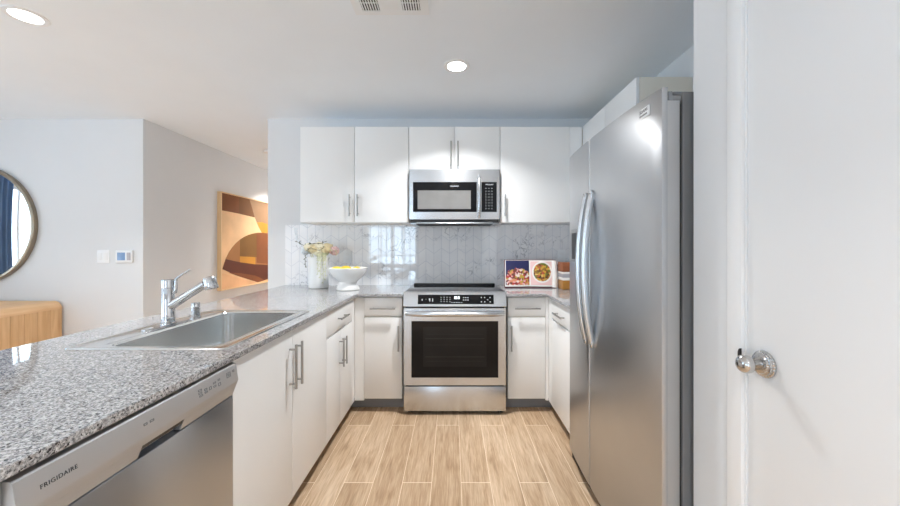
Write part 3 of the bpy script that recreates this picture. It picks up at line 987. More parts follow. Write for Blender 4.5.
def on_panel(x, t, out):
    return Vector((x, p0.y, p0.z)) + pu * t + pn * out


def panel_quad(mb, x0, x1, t0, t1, o0, o1):
    mb.rings([[on_panel(x0, t0, o0), on_panel(x1, t0, o0), on_panel(x1, t1, o0), on_panel(x0, t1, o0)],
              [on_panel(x0, t0, o1), on_panel(x1, t0, o1), on_panel(x1, t1, o1), on_panel(x0, t1, o1)]])


disp = MB()
panel_quad(disp, -0.254, 0.311, 0.016, 0.086, -0.002, 0.001)
dsp = build('touch_display', disp, M['black_glass'], c, 0, label='black touch control strip')
def touch_key(*q):
    mb = MB()
    panel_quad(mb, *q)
    build('touch_marking', mb, M['mark'], dsp, 0)


for x in (-0.225, -0.197, -0.172, -0.168, -0.147):
    touch_key(x, x + 0.006, 0.040 + random.uniform(-.006, .02), 0.046 + random.uniform(0.006, .02), 0.0008, 0.0014)
for i in range(4):
    for j in range(3):
        touch_key(-0.085 + i * 0.022, -0.077 + i * 0.022, 0.033 + j * 0.016, 0.0365 + j * 0.016, 0.0008, 0.0014)
for i in range(5):
    touch_key(-0.006 + i * 0.018, 0.004 + i * 0.018, 0.026, 0.030, 0.0008, 0.0014)
for i in range(3):
    for j in range(2):
        touch_key(0.082 + i * 0.016, 0.091 + i * 0.016, 0.044 + j * 0.018, 0.049 + j * 0.018, 0.0008, 0.0014)
for x, t in ((0.215, 0.03), (0.215, 0.062), (0.240, 0.03), (0.240, 0.062), (0.262, 0.045), (0.28, 0.03), (0.28, 0.062)):
    touch_key(x, x + 0.007, t, t + 0.006, 0.0008, 0.0014)

for x in (0.018, 0.030, 0.046):
    dg_ = MB()
    panel_quad(dg_, x, x + 0.009, 0.054, 0.074, 0.0008, 0.0014)
    build('clock_digit', dg_, M['digits'], dsp, 0, label='pale lit clock digit')
# oven door
dY0, dY1 = 2.652, 2.699
wx0, wx1, wz0, wz1 = RC - 0.322, RC + 0.322, 0.279, 0.698
od = build('oven_door', MB().cells([RX0, wx0, wx1, RX1], [0.222, wz0, wz1, 0.793], lambda u, v: not (wx0 < u < wx1 and wz0 < v < wz1), lambda u, v, w: (u, w, v), dY0, dY1), M['steel_light'], c, 30)
win = part_box('oven_window', od, M['oven_glass'], wx0, wx1, dY0 + 0.001, dY0 + 0.02, wz0, wz1, 0, label='black glass oven window')
part_box('viewing_pane', od, M['oven_inner'], RC - 0.235, RC + 0.235, dY0 - 0.0002, dY0 + 0.0008, 0.36, 0.655)
rk = MB()
for z in (0.43, 0.565):
    rk.box(RC - 0.22, RC + 0.22, dY0 - 0.0006, dY0 - 0.0003, z, z + 0.006)
for z in (0.40, 0.52, 0.60):
    rk.box(RC - 0.21, RC + 0.21, dY0 - 0.0006, dY0 - 0.0003, z, z + 0.0025)
build('oven_rack', rk, M['rack_hint'], od, 0)
hp = []
hr = []
for i in range(25):
    s = -1 + 2 * i / 24
    hp.append((RC + 0.362 * s, 2.628 - 0.036 * (1 - s ** 4) + 0.012, 0.757))
    hr.append(0.019 if abs(s) < 0.97 else 0.016)
h = MB().tube(hp, hr, 16)
for s in (-1, 1):
    h.box(RC + s * 0.352 - 0.014, RC + s * 0.352 + 0.014, 2.632, 2.653, 0.742, 0.772, 0.003)
build('door_handle', h, M['steel_light'], od, 45, label='bowed steel door handle')
build('drawer', MB().box(RX0, RX1, 2.654, 2.699, 0.030, 0.212, 0.003), M['steel_light'], c, label='steel storage drawer')
for x in (RX0 + 0.04, RX1 - 0.04):
    for y in (2.72, 3.24):
        build('foot', MB().lathe([(0.018, 0), (0.018, 0.008), (0.01, 0.01), (0.01, 0.03)], (x, y, 0), n=14), M['black'], c)

# ================================================================ wall cabinets
UY = 2.985
UZ0, UZ1 = 1.4515, 2.250


def upper(label, x0, x1, z0, doors, fill=None):
    c = thing('wall_cabinet', label, 'cabinet', ((x0 + x1) / 2, 3.16, z0))
    part_box('body', c, M['cabinet'], x0, x1, UY + 0.021, YB - 0.0005, z0, UZ1)
    out = []
    for a, b_ in doors:
        out.append(part_box('door', c, M['cabinet'], a + G, b_ - G, UY, UY + 0.02, z0 + 0.001, UZ1 - 0.001, 0.0015))
    if fill:
        part_box('filler_strip', c, M['cabinet'], fill[0] + G, fill[1], UY + 0.004, UY + 0.02, z0 + 0.001, UZ1 - 0.001)
    return out


d = upper('tall white two-door wall cabinet above the vase and fruit bowl', -1.267, -0.361, UZ0, [(-1.267, -0.814), (-0.814, -0.361)])
add_pull(d[0], Za, (-0.850, UY, 1.592), 0.18, (0, -1, 0))
add_pull(d[1], Za, (-0.783, UY, 1.592), 0.18, (0, -1, 0))
d = upper('short white two-door wall cabinet directly above the microwave', -0.3585, 0.3995, 1.886, [(-0.3585, 0.0205), (0.0205, 0.3995)])
add_pull(d[0], Za, (-0.008, UY, 2.018), 0.21, (0, -1, 0))
add_pull(d[1], Za, (0.049, UY, 2.018), 0.21, (0, -1, 0))
d = upper('white single-door wall cabinet right of the microwave above the cookbook', 0.402, 1.085, UZ0, [(0.402, 0.984)], (0.984, 1.085))
add_pull(d[0], Za, (0.440, UY, 1.592), 0.18, (0, -1, 0))
c = thing('wall_cabinet', 'white wall cabinet on the right wall, peeking over the refrigerator top', 'cabinet', (1.26, 2.6, UZ0))
part_box('body', c, M['maple'], 1.108, XR - 0.001, 2.112, YB - 0.001, UZ0, UZ1)
for a, b_ in ((2.112, 2.545), (2.545, 2.98)):
    dd = part_box('door', c, M['cabinet'], 1.0865, 1.1065, a + G, b_ - G, UZ0 + 0.001, UZ1 - 0.001, 0.0015)
    add_pull(dd, Za, (1.0865, 2.545 + (-0.035 if a < 2.5 else 0.035), 1.592), 0.18, (-1, 0, 0))

# ================================================================ microwave
MX0, MX1 = -0.351, 0.392
MY = 2.945
c = thing('microwave', 'stainless over-the-range microwave with black window and keypad under wall cabinet', 'microwave', (RC, 3.12, 1.47))
MZ0, MZ1 = 1.437, 1.8845
part_box('body', c, M['steel'], MX0 + 0.004, MX1 - 0.004, MY + 0.03, YB - 0.0115, MZ0 + 0.004, MZ1)
mzf = lambda y: CAM_H + (247 - y) * MY / 358
mxf = lambda x: (x - 452) * MY / 358
bx0, bx1, bz0, bz1 = mxf(413), mxf(476.8), mzf(212), mzf(182)
kx0, kx1 = mxf(481.5), mxf(496.8)
zf0 = mzf(219.3)
face = MB().cells([MX0, bx0, bx1, kx0, kx1, MX1], [zf0, bz0, bz1, MZ1], lambda u, v: not ((bx0 < u < bx1 or kx0 < u < kx1) and bz0 < v < bz1), lambda u, v, w: (u, w, v), MY, MY + 0.029)
fc = build('face_panel', face, M['steel_light'], c, 30)
dr = part_box('door_glass', c, M['black_glass'], bx0, bx1, MY + 0.0015, MY + 0.028, bz0, bz1, 0, label='black glass microwave door border')
part_box('door_window', dr, M['mw_window'], mxf(417.6), mxf(470.8), MY + 0.0007, MY + 0.0013, mzf(209), mzf(190.4), 0, label='grey meshed microwave window')
kp = part_box('keypad', c, M['black_glass'], kx0, kx1, MY + 0.0015, MY + 0.028, bz0, bz1, 0, label='black microwave keypad')
mk = MB()
for i in range(3):
    for j in range(8):
        x = mxf(486 + i * 3.0)
        z = mzf(188.2 + j * 2.9)
        part_box('key_marking', kp, M['mark'], x - 0.004, x + 0.003, MY + 0.0008, MY + 0.0014, z - 0.003, z + 0.001)
lettering('brand_lettering', 'FRIGIDAIRE', 0.013, (mxf(489.4), MY + 0.0012, mzf(184.6)), Xa, Za, M['mark'], kp, 0.0004)
lettering('brand_lettering', 'FRIGIDAIRE', 0.014, (mxf(454.3), MY + 0.0012, mzf(186.2)), Xa, Za, M['mark'], dr, 0.0004)
hp = []
for i in range(13):
    s = -1 + 2 * i / 12
    hp.append((mxf(479.0), MY - 0.006 - 0.028 * (1 - s ** 4), (mzf(176.5) + mzf(217)) / 2 + s * (mzf(176.5) - mzf(217)) / 2))
h = MB().tube(hp, 0.0115, 14)
for s in (0, -1):
    h.box(hp[s][0] - 0.009, hp[s][0] + 0.009, MY - 0.008, MY + 0.001, hp[s][2] - 0.010, hp[s][2] + 0.010, 0.003)
build('handle', h, M['steel_light'], c, 45, label='bowed vertical steel handle')
part_box('vent_slot', c, M['black'], MX0 + 0.006, MX1 - 0.006, MY + 0.008, MY + 0.029, MZ0 - 0.001 + 0.012, zf0 - 0.0005)
lipm = MB()
lp = []
for i in range(21):
    s = -1 + 2 * i / 20
    lp.append((RC + 0.352 * s, MY + 0.004 + 0.02 * abs(s) ** 6, MZ0 + 0.006 + 0.016 * abs(s) ** 8))
lipm.tube(lp, 0.0065, 10)
build('bottom_lip', lipm, M['steel'], c, 45)
part_box('underside_filter', c, M['dark'], MX0 + 0.05, MX1 - 0.05, MY + 0.06, YB - 0.05, MZ0 + 0.0005, MZ0 + 0.0035)

# ================================================================ refrigerator
c = thing('refrigerator', 'tall stainless side-by-side refrigerator with bowed handles on the right', 'refrigerator', (1.05, 1.636, 0))
FY0, FY1, FM = 1.182, 2.114, 1.758
part_box('case', c, M['dark_grey'], 0.763, XR - 0.012, FY0 + 0.002, FY1 - 0.004, 0.02, 1.762, 0.004, label='dark grey refrigerator case')


def fx(y):
    return 0.672 + 0.020 * abs((y - 1.648) / 0.466) ** 2.4


def fdoor(y0, y1):
    n = 18
    pts = []
    e = 0.009
    for k in range(n + 1):
        y = y0 + (y1 - y0) * k / n
        pts.append((fx(y), y))
    pts[0] = (fx(y0) + e, y0)
    pts.insert(1, (fx(y0) + e * 0.25, y0 + e * 0.3))
    pts[-1] = (fx(y1) + e * 0.25, y1 - e * 0.3)
    pts.append((fx(y1) + e, y1))
    skin = pts + [(0.712, y1), (0.712, y0)]
    core = [(0.7122, y0 + 0.0005), (0.752, y0 + 0.0005), (0.752, y1 - 0.0005), (0.7122, y1 - 0.0005)]
    mb = MB()
    n_ = len(pts)
    ins = [(u + (0.003 if i < n_ else 0), v) for i, (u, v) in enumerate(skin)]
    mb.rings([[Vector((u, v, 0.072)) for u, v in ins], [Vector((u, v, 0.078)) for u, v in skin], [Vector((u, v, 1.770)) for u, v in skin], [Vector((u, v, 1.775)) for u, v in ins]])
    co = MB()
    co.rings([[Vector((u, v, z)) for u, v in core] for z in (0.075, 1.731)])
    return mb, co


_s, _c = fdoor(FM + 0.0045, FY1)
fz = build('freezer_door', _s, M['steel_fridge'], c, 35, label='narrower freezer door with dispenser')
build('door_liner', _c, M['steel_side'], fz, 0)
_s, _c = fdoor(FY0, FM - 0.0045)
fd = build('fridge_door', _s, M['steel_fridge'], c, 35, label='wider steel fridge door with small badge')
build('door_liner', _c, M['steel_side'], fd, 0)
build('door_gasket', MB().box(0.7525, 0.7625, FY0 + 0.012, FY1 - 0.012, 0.08, 1.725), M['black'], c, 0)
build('kick_grille', MB().box(0.706, 0.762, FY0 + 0.01, FY1 - 0.01, 0.012, 0.066, 0.003), M['dark'], c, 0, label='dark kick grille')
for y in (FY0 + 0.06, FY1 - 0.06):
    for x in (0.80, 1.34):
        build('foot', MB().lathe([(0.02, 0), (0.02, 0.02)], (x, y, 0), n=14), M['black'], c)
for (y, door_o) in ((1.783, fz), (1.704, fd)):
    hp, hr = [], []
    for i in range(29):
        s = -1 + 2 * i / 28
        bow = 0.036 * (1 - abs(s) ** 2.2)
        hp.append((fx(y) - 0.006 - bow, y, 1.142 + 0.352 * s))
        hr.append(0.0135)
    hb = MB().tube(hp, hr, 14, flat=1.25)
    for s in (0, -1):
        hb.box(fx(y) - 0.016, fx(y) + 0.003, y - 0.013, y + 0.013, hp[s][2] - 0.022, hp[s][2] + 0.022, 0.004)
    build('handle', hb, M['steel_light'], door_o, 45, label='long bowed steel handle')
# dispenser on freezer door
dsp = MB()
y0_, y1_ = 1.862, 2.050
pts = [(y0_ + (y1_ - y0_) * k / 6) for k in range(7)]
dsp.rings([[Vector((fx(y) - 0.003, y, z)) for y in pts] + [Vector((fx(y) + 0.006, y, z)) for y in reversed(pts)] for z in (1.165, 1.345)])
build('dispenser', dsp, M['hinge'], fz, 30, label='grey ice and water dispenser')
dsp = MB()
pts = [(y0_ + 0.014 + (y1_ - y0_ - 0.028) * k / 6) for k in range(7)]
dsp.rings([[Vector((fx(y) - 0.0036, y, z)) for y in pts] + [Vector((fx(y) - 0.002, y, z)) for y in reversed(pts)] for z in (1.18, 1.325)])
build('dispenser_recess', dsp, M['black'], fz, 30)
# badge
by = 1.288
bd = MB().box(fx(by) - 0.0005, fx(by) + 0.006, by - 0.047, by + 0.047, 1.706, 1.742, 0.001)
build('badge', bd, M['white_plastic'], fd, 30, label='pale rectangular badge')
lettering('badge_lettering', 'FRIGIDAIRE', 0.0155, (fx(by) - 0.0007, by, 1.731), (0, -1, 0), Za, M['ink'], fd, 0.0003)
build('badge_band', MB().box(fx(by) - 0.0011, fx(by) - 0.0002, by - 0.036, by + 0.036, 1.714, 1.7195), M['hinge'], fd, 0)
hg = MB()
hg.box(0.722, 0.762, FY0 + 0.006, FY0 + 0.06, 1.732, 1.752, 0.003)
hg.box(0.716, 0.732, FY0 + 0.004, FY0 + 0.05, 1.732, 1.764, 0.003)
hg.box(0.750, 0.80, FY0 + 0.03, FY0 + 0.085, 1.7625, 1.774, 0.003)
build('hinge_cover', hg, M['hinge'], c, 30)

# ================================================================ ceiling fixtures
def downlight(label, x, y, watts, col=(0.97, 0.985, 1.0), rt=0.086, rl=0.060):
    c = thing('recessed_light', label, 'ceiling light', (x, y, ZC), 'recessed ceiling lights')
    build('trim_ring', MB().lathe([(rl + 0.001, 0), (rl + 0.001, -0.004), (rl + 0.006, -0.006), (rt - 0.003, -0.005), (rt, -0.002), (rt, 0)], (x, y, ZC), n=48, cap0=False, cap1=False), M['trim'], c, 40)
    build('lens', MB().lathe([(rl, -0.001), (rl, -0.0035), (rl * 0.6, -0.0045), (0, -0.005)], (x, y, ZC), n=40), M['lamp'], c, 40, label='glowing white lens')
    ld = bpy.data.lights.new('recessed_light_lamp', 'AREA')
    ld.shape = 'DISK'
    ld.size = rl * 2
    ld.energy = watts
    ld.color = col
    ld.spread = math.radians(121)
    lo = bpy.data.objects.new('lamp', ld)
    COL.objects.link(lo)
    lo.parent = c
    lo.location = (0, 0, -0.007)
    return c


downlight('recessed ceiling light shining above the floor before the range', 0.03, 2.35, LAMP_W)
downlight('recessed ceiling light cut by the top left corner, over the peninsula side', -2.19, 1.84, LAMP_W)
downlight('added unseen fill light behind the camera between peninsula and pantry', 0.04, -0.9, LAMP_W * 1.6)  # fill lamp added out of view, lifts kitchen floor and fronts
downlight('added unseen fill light behind the camera over the living room', -2.19, -1.0, LAMP_W)  # extra unseen downlight, put in to flatten the lighting
downlight('added unseen fill light deep in the living room near the sideboard', -4.3, 0.6, LAMP_W)  # unseen lamp added for more even room light
downlight('recessed ceiling light in the hallway behind the wall end', -2.25, 5.55, LAMP_W * 1.4, (1.0, 0.95, 0.90))

c = thing('air_vent', 'white ceiling air register with two slotted grilles at the top edge', 'vent', (-0.312, 1.73, ZC))
VX0, VX1, VY0, VY1 = -0.459, -0.146, 1.62, 1.795
vf = MB()
gx = [(VX0 + 0.012, VX0 + 0.100), (VX1 - 0.100, VX1 - 0.012)]
us = [VX0 - 0.03, gx[0][0], gx[0][1], gx[1][0], gx[1][1], VX1 + 0.03]
vs = [VY0 - 0.03, VY0, VY1, VY1 + 0.03]
vf.cells(us, vs, lambda u, v: not (VY0 < v < VY1 and any(a < u < b for a, b in gx)), fnz, ZC - 0.006, ZC - 0.0005)
build('frame', vf, M['white_plastic'], c, 30)
part_box('duct_shade', c, M['dark'], VX0, VX1, VY0, VY1, ZC - 0.0012, ZC - 0.0004)  # dark sheet painted as the shade inside the duct, ceiling is unbroken
for a, b_ in gx:
    n = 7
    lm = MB()
    for k in range(n):
        x = a + (b_ - a) * (k + 0.5) / n
        lm.box(-0.0042, 0.0042, VY0, VY1, -0.0008, 0.0008, 0, xf=Matrix.Translation((x, 0, ZC - 0.0055)) @ Matrix.Rotation(0.6, 4, 'Y'))
    for q in (0.33, 0.66):
        y = VY0 + (VY1 - VY0) * q
        lm.box(a, b_, y - 0.002, y + 0.002, ZC - 0.0058, ZC - 0.0035)
    build('grille', lm, M['white_plastic'], c, 0)
vt = MB().box(-0.345, -0.262, VY0 + 0.03, VY1 - 0.015, ZC - 0.0075, ZC - 0.0055, 0.0008)
build('centre_plate', vt, M['trim'], c, 0)

o = build('smoke_detector', MB().lathe([(0.062, 0), (0.062, -0.012), (0.055, -0.026), (0.03, -0.03), (0.0, -0.03)], (-2.27, 4.42, ZC - 0.0005), n=32), M['white_plastic'], origin=(-2.27, 4.42, ZC - 0.0005))
tag(o, 'small white round smoke detector on the hallway ceiling', 'smoke detector')

# ================================================================ wall devices
c = thing('light_switch', 'white rocker light switch on the living room wall', 'switch', (-3.225, YB, 1.16))
part_box('cover_plate', c, M['white_plastic'], -3.283, -3.167, YB - 0.007, YB, 1.10, 1.22, 0.003)
for x in (-3.25, -3.20):
    part_box('rocker', c, M['trim'], x - 0.017, x + 0.017, YB - 0.011, YB - 0.0065, 1.127, 1.193, 0.002)
c = thing('thermostat', 'white wall thermostat with blue-grey screen beside the light switch', 'thermostat', (-3.017, YB, 1.16))
part_box('housing', c, M['white_plastic'], -3.096, -2.945, YB - 0.024, YB, 1.103, 1.217, 0.006)
part_box('screen', c, M['screen'], -3.078, -3.005, YB - 0.0255, YB - 0.0235, 1.125, 1.196, 0.001)
part_box('button_pad', c, M['grey_label'], -2.99, -2.955, YB - 0.0255, YB - 0.0235, 1.125, 1.196, 0.002)


def outlet(label, x, z):
    c = thing('wall_outlet', label, 'outlet', (x, 3.306, z))
    part_box('cover_plate', c, M['white_plastic'], x - 0.036, x + 0.036, 3.300, 3.306, z - 0.058, z + 0.058, 0.002)
    for s in (-1, 1):
        part_box('socket', c, M['trim'], x - 0.017, x + 0.017, 3.2985, 3.3005, z + s * 0.02 - 0.014, z + s * 0.02 + 0.014, 0.002)


outlet('white outlet plate on the marble tile behind the fruit bowl', -0.966, 1.158)
outlet('white outlet plate on the marble tile above the canister by the refrigerator', 1.01, 1.165)

# ================================================================ mirror, sideboard, picture, curtain
c = thing('wall_mirror', 'large round mirror with dark bronze rim on the left wall', 'mirror', (-4.375, YB, 1.45))
MR = 0.545
build('rim', MB().lathe([(MR - 0.028, 0.0), (MR, 0.0), (MR, 0.036), (MR - 0.006, 0.040), (MR - 0.024, 0.040), (MR - 0.028, 0.036)], (-4.375, YB - 0.0005, 1.45), (0, -1, 0), 96, False, False), M['bronze'], c, 40)
build('looking_glass', MB().lathe([(MR - 0.029, 0.004), (MR - 0.029, 0.012), (MR - 0.035, 0.013), (0, 0.013)], (-4.375, YB - 0.0005, 1.45), (0, -1, 0), 96), M['mirror'], c, 20)

c = thing('sideboard', 'light oak sideboard with softly rounded top edge under the round mirror', 'sideboard', (-4.35, 3.03, 0))
SBX0, SBX1, SBY0, SBY1 = -5.10, -3.59, 2.72, 3.296
br_ = []
for k in range(9):
    a = PI / 2 * k / 8
    br_.append((SBX1 - 0.07 + 0.07 * math.cos(a), 0.682 + 0.07 * math.sin(a)))
poly = [(SBX0, 0.682)] + [(SBX1, 0.682)] + br_[1:] + [(SBX0 + 0.07 - 0.07 * math.cos(PI / 2 * k / 8), 0.682 + 0.07 * math.sin(PI / 2 * k / 8)) for k in range(8, 0, -1)]
build('top', MB().prism(poly, lambda u, v, w: (u, w, v), SBY0, SBY1), M['oak_top'], c, 30)
sb = MB()
nb = 6
build('body', MB().box(SBX0 + 0.004, SBX1 - 0.008, SBY0 + 0.006, SBY1 - 0.002, 0.08, 0.6815), M['oak'], c)
for k in range(nb):
    a = SBY0 + (SBY1 - SBY0) * k / nb
    b_ = SBY0 + (SBY1 - SBY0) * (k + 1) / nb
    build('side_board', MB().box(SBX1 - 0.0078, SBX1 - 0.0005, a + 0.001, b_ - 0.001, 0.08, 0.681, 0.0008), M['oak'], c)
for x in (SBX0 + 0.06, SBX1 - 0.10):
    for y in (SBY0 + 0.05, SBY1 - 0.09):
        build('leg', MB().box(x, x + 0.04, y, y + 0.04, 0, 0.0798, 0.002), M['oak'], c)

AY0, AY1, AZ0, AZ1 = 4.36, 5.62, 0.712, 1.926
c = thing('wall_art', 'large framed abstract picture in brown, gold and cream on the hallway wall', 'picture', (HALL_X, (AY0 + AY1) / 2, AZ0))
fr = MB().cells([AY0, AY0 + 0.014, AY1 - 0.014, AY1], [AZ0, AZ0 + 0.014, AZ1 - 0.014, AZ1], lambda u, v: not (AY0 + 0.014 < u < AY1 - 0.014 and AZ0 + 0.014 < v < AZ1 - 0.014), fnx, HALL_X, HALL_X + 0.05)
build('frame', fr, M['art_frame'], c, 30)
# painted shapes in unit coordinates (s across, t up) on the canvas front
A0, A1, B0, B1 = AY0 + 0.0145, AY1 - 0.0145, AZ0 + 0.0145, AZ1 - 0.0145


def P(*zz):
    """photo crop coordinates (crop origin 200,180, scale 3.891) -> point on the canvas plane"""
    out = []
    for xz, yz in zz:
        px, py = 200 + xz / 3.891, 180 + yz / 3.891
        Y = 2.82 * 358 / (452 - px)
        out.append((min(A1, max(A0, Y)), min(B1, max(B0, CAM_H + (247 - py) * Y / 358))))
    return out


canvas = MB().box(HALL_X + 0.001, HALL_X + 0.04, A0, A1, B0, B1)
cv = build('canvas', canvas, M['art_sand'], c, 0)
layer = [0.0402]


def shape(pts, mat):
    mb = MB()
    mb.prism([(u, v) for u, v in pts], fnx, HALL_X + 0.0395, HALL_X + layer[0])
    layer[0] += 0.00025
    build('painted_shape', mb, M['art_' + mat], cv, 0)


RE = (A1, B1)
arc = P((87, 345), (93, 325), (100, 305), (112, 281), (125, 262), (139, 246), (155, 232), (172, 221), (190, 213), (208, 208), (225, 205), (245, 205), (263, 207))
shape([(A0, P((85, 118))[0][1]), (A0, B1), (P((152, 60))[0][0], B1)] + P((152, 131)), 'brown')
shape([(P((152, 60))[0][0], B1), (P((192, 60))[0][0], B1)] + P((200, 100), (213, 146), (152, 131)), 'umber')
curve = P((200, 100), (213, 146), (226, 178), (240, 205))
shape([(P((192, 60))[0][0], B1)] + curve + [(A1, P((262, 205))[0][1]), RE], 'taupe')
shape(P((222, 165), (230, 186), (240, 205), (263, 206), (263, 172), (240, 164)), 'gold')
low = P((263, 330))[0][1]
shape(arc + [(A1, arc[-1][1]), (A1, low)] + P((263, 332), (100, 330)), 'tan')
shape(P((155, 300), (155, 232), (172, 221), (190, 213), (208, 208), (220, 206), (220, 300)), 'olive')
shape(P((220, 322), (220, 206), (245, 205), (263, 207)) + [(A1, arc[-1][1]), (A1, low)], 'rust')
shape(P((155, 327), (155, 297), (215, 300), (215, 329)), 'gold')
shape(P((87, 347), (100, 308), (155, 320), (215, 328), (263, 330)) + [(A1, low), (A1, P((263, 386))[0][1])] + P((263, 386), (225, 398), (155, 376)), 'maroon')
shape(P((155, 362), (215, 372), (250, 388), (225, 398), (155, 376), (110, 360)), 'rust')
shape([(A0, B0), (A0, P((85, 362))[0][1])] + P((120, 372), (170, 388), (224, 401), (263, 389)) + [(A1, P((263, 389))[0][1]), (A1, B0)], 'blush')

# curtain beside the left window (seen in the mirror)
c = thing('curtain', 'blue curtain panel beside the living room window, reflected in the round mirror', 'curtain', (XL + 0.09, 2.22, 0.02))
pts = []
n = 60
front, back = [], []
for k in range(n + 1):
    y = 1.95 + 0.62 * k / n
    x = XL + 0.09 + 0.028 * math.sin(k / n * 2 * PI * 6)
    front.append((x, y))
    back.append((x - 0.004, y))
build('cloth', MB().prism(front + back[::-1], lambda u, v, w: (u, v, w), 0.02, 2.30), M['curtain'], c, 60)
r_ = build('curtain_rod', MB().tube([(XL + 0.09, 0.75, 2.315), (XL + 0.09, 2.66, 2.315)], 0.012, 12).box(XL, XL + 0.09, 2.60, 2.615, 2.30, 2.33).box(XL, XL + 0.09, 0.785, 0.80, 2.30, 2.33), M['bronze'], origin=(XL, 0.4, 2.315))
tag(r_, 'dark curtain rod above the living room window', 'curtain rod')

# ================================================================ vase and flowers
VX, VY = -1.150, 3.085
vz = ZW + 0.0005
vp = [(0.070, 0), (0.080, 0.002), (0.083, 0.010), (0.082, 0.10), (0.083, 0.20), (0.088, 0.245), (0.091, 0.262), (0.089, 0.265), (0.086, 0.262), (0.079, 0.20), (0.077, 0.02), (0.0, 0.016)]
o = build('vase', MB().lathe(vp, (VX, VY, vz), n=40), M['vase_glaze'], origin=(VX, VY, vz), smooth=40)
tag(o, 'white cylindrical vase holding dried flowers, left on the worktop', 'vase')

fl = thing('flower_bunch', 'bunch of cream, pink and green dried flowers spilling from the white vase', 'flowers', (VX, VY, vz + 0.262))
rnd = random.Random(5)
st = MB()
for k in range(9):
    a = 2 * PI * k / 9
    st.tube([(VX + 0.03 * math.cos(a), VY + 0.03 * math.sin(a), vz + 0.02), (VX + 0.05 * math.cos(a), VY + 0.05 * math.sin(a), vz + 0.25), (VX + 0.09 * math.cos(a), VY + 0.06 * math.sin(a), vz + 0.34)], 0.003, 6)
build('stems', st, M['sage'], fl, 40)


def petals(mb, c0, rad, n, size, sq=(1, 1, 1)):
    """rounded head of many small overlapping petals around a core"""
    mb.ball(c0, rad * 0.8, 2, sq)
    for k in range(n):
        z = 1 - 2 * (k + 0.5) / n
        a = k * 2.39996
        rr_ = math.sqrt(max(0, 1 - z * z))
        d = Vector((rr_ * math.cos(a) * sq[0], rr_ * math.sin(a) * sq[1], z * sq[2]))
        p = Vector(c0) + d * rad * rnd.uniform(0.86, 1.10)
        rot = Vector((0, 0, 1)).rotation_difference(d.normalized()).to_matrix().to_4x4() @ Matrix.Rotation(rnd.uniform(-0.6, 0.6), 4, 'X')
        mb.ball(p, size, 1, (1, 0.8, 0.4), rot)


zt = vz + 0.30
for (dx, dy, dz, r, mt) in ((-0.105, -0.02, 0.020, 0.036, 'white_petal'), (-0.062, -0.05, 0.048, 0.038, 'cream_petal'), (-0.015, -0.065, 0.034, 0.042, 'beige_petal'), (0.032, -0.06, 0.060, 0.036, 'cream_petal'),
                          (0.070, -0.045, 0.036, 0.042, 'beige_petal'), (0.015, -0.045, 0.014, 0.044, 'cream_petal'), (0.058, -0.03, 0.010, 0.038, 'sage'), (-0.03, 0.04, 0.04, 0.05, 'cream_petal'), (0.06, 0.045, 0.045, 0.045, 'beige_petal')):
    mb = MB()
    petals(mb, (VX + dx, VY + dy, zt + dz), r, 90, 0.012, (1, 1, 0.82))
    build('blossom', mb, M[mt], fl, 60)
mb = MB()
petals(mb, (VX + 0.140, VY - 0.01, zt + 0.018), 0.040, 60, 0.011, (1, 1, 0.85))
build('blossom', mb, M['pink_petal'], fl, 60, label='dusty pink blossom')


def sprig(path, n, ln, wd, mat, name, lab=None):
    mb = MB()
    mb.tube(path, 0.0018, 6)
    P_ = [Vector(p) for p in path]
    for k in range(n):
        t = (k + 0.5) / n * (len(P_) - 1)
        i = min(int(t), len(P_) - 2)
        p = P_[i].lerp(P_[i + 1], t - i)
        tg = (P_[i + 1] - P_[i]).normalized()
        s = -1 if k % 2 else 1
        side = Vector((s, rnd.uniform(-0.5, 0.3), 0)) + tg * 0.9
        side.normalize()
        rot = Vector((1, 0, 0)).rotation_difference(side).to_matrix().to_4x4()
        mb.ball(p + side * ln * 0.8, ln, 1, (1, wd, 0.25), rot)
    return build(name, mb, M[mat], fl, 60, label=lab)


for k, (x, ln) in enumerate(((0.052, 0.15), (0.070, 0.20), (0.034, 0.12), (0.088, 0.17))):
    yy = VY - 0.095 + 0.02 * (k % 2)
    sprig([(VX + x * 0.6, VY - 0.05, zt), (VX + x, yy, zt - 0.02), (VX + x * 1.05, yy - 0.012, zt - 0.06), (VX + x * 1.0, yy - 0.012, zt - 0.06 - ln)], 16, 0.010, 0.42, 'sage', 'trailing_sprig', 'pale green trailing sprig')
sprig([(VX - 0.04, VY - 0.05, zt), (VX - 0.068, VY - 0.098, zt - 0.01), (VX - 0.073, VY - 0.105, zt - 0.05), (VX - 0.070, VY - 0.105, zt - 0.12)], 9, 0.010, 0.4, 'dark_leaf', 'trailing_sprig', 'dark leafy trailing sprig')
sprig([(VX - 0.05, VY, zt), (VX - 0.14, VY - 0.02, zt + 0.05), (VX - 0.180, VY - 0.02, zt + 0.12), (VX - 0.192, VY - 0.02, zt + 0.215)], 22, 0.014, 0.42, 'white_petal', 'feather_sprig', 'tall white feathery sprig')
sprig([(VX - 0.03, VY - 0.04, zt + 0.02), (VX - 0.12, VY - 0.04, zt + 0.07), (VX - 0.175, VY - 0.04, zt + 0.10)], 6, 0.013, 0.4, 'dark_leaf', 'leaf_sprig', 'dark leaf sprig')
sprig([(VX - 0.02, VY - 0.06, zt + 0.05), (VX - 0.065, VY - 0.05, zt + 0.095), (VX - 0.075, VY - 0.05, zt + 0.15)], 6, 0.010, 0.45, 'white_petal', 'leaf_sprig')
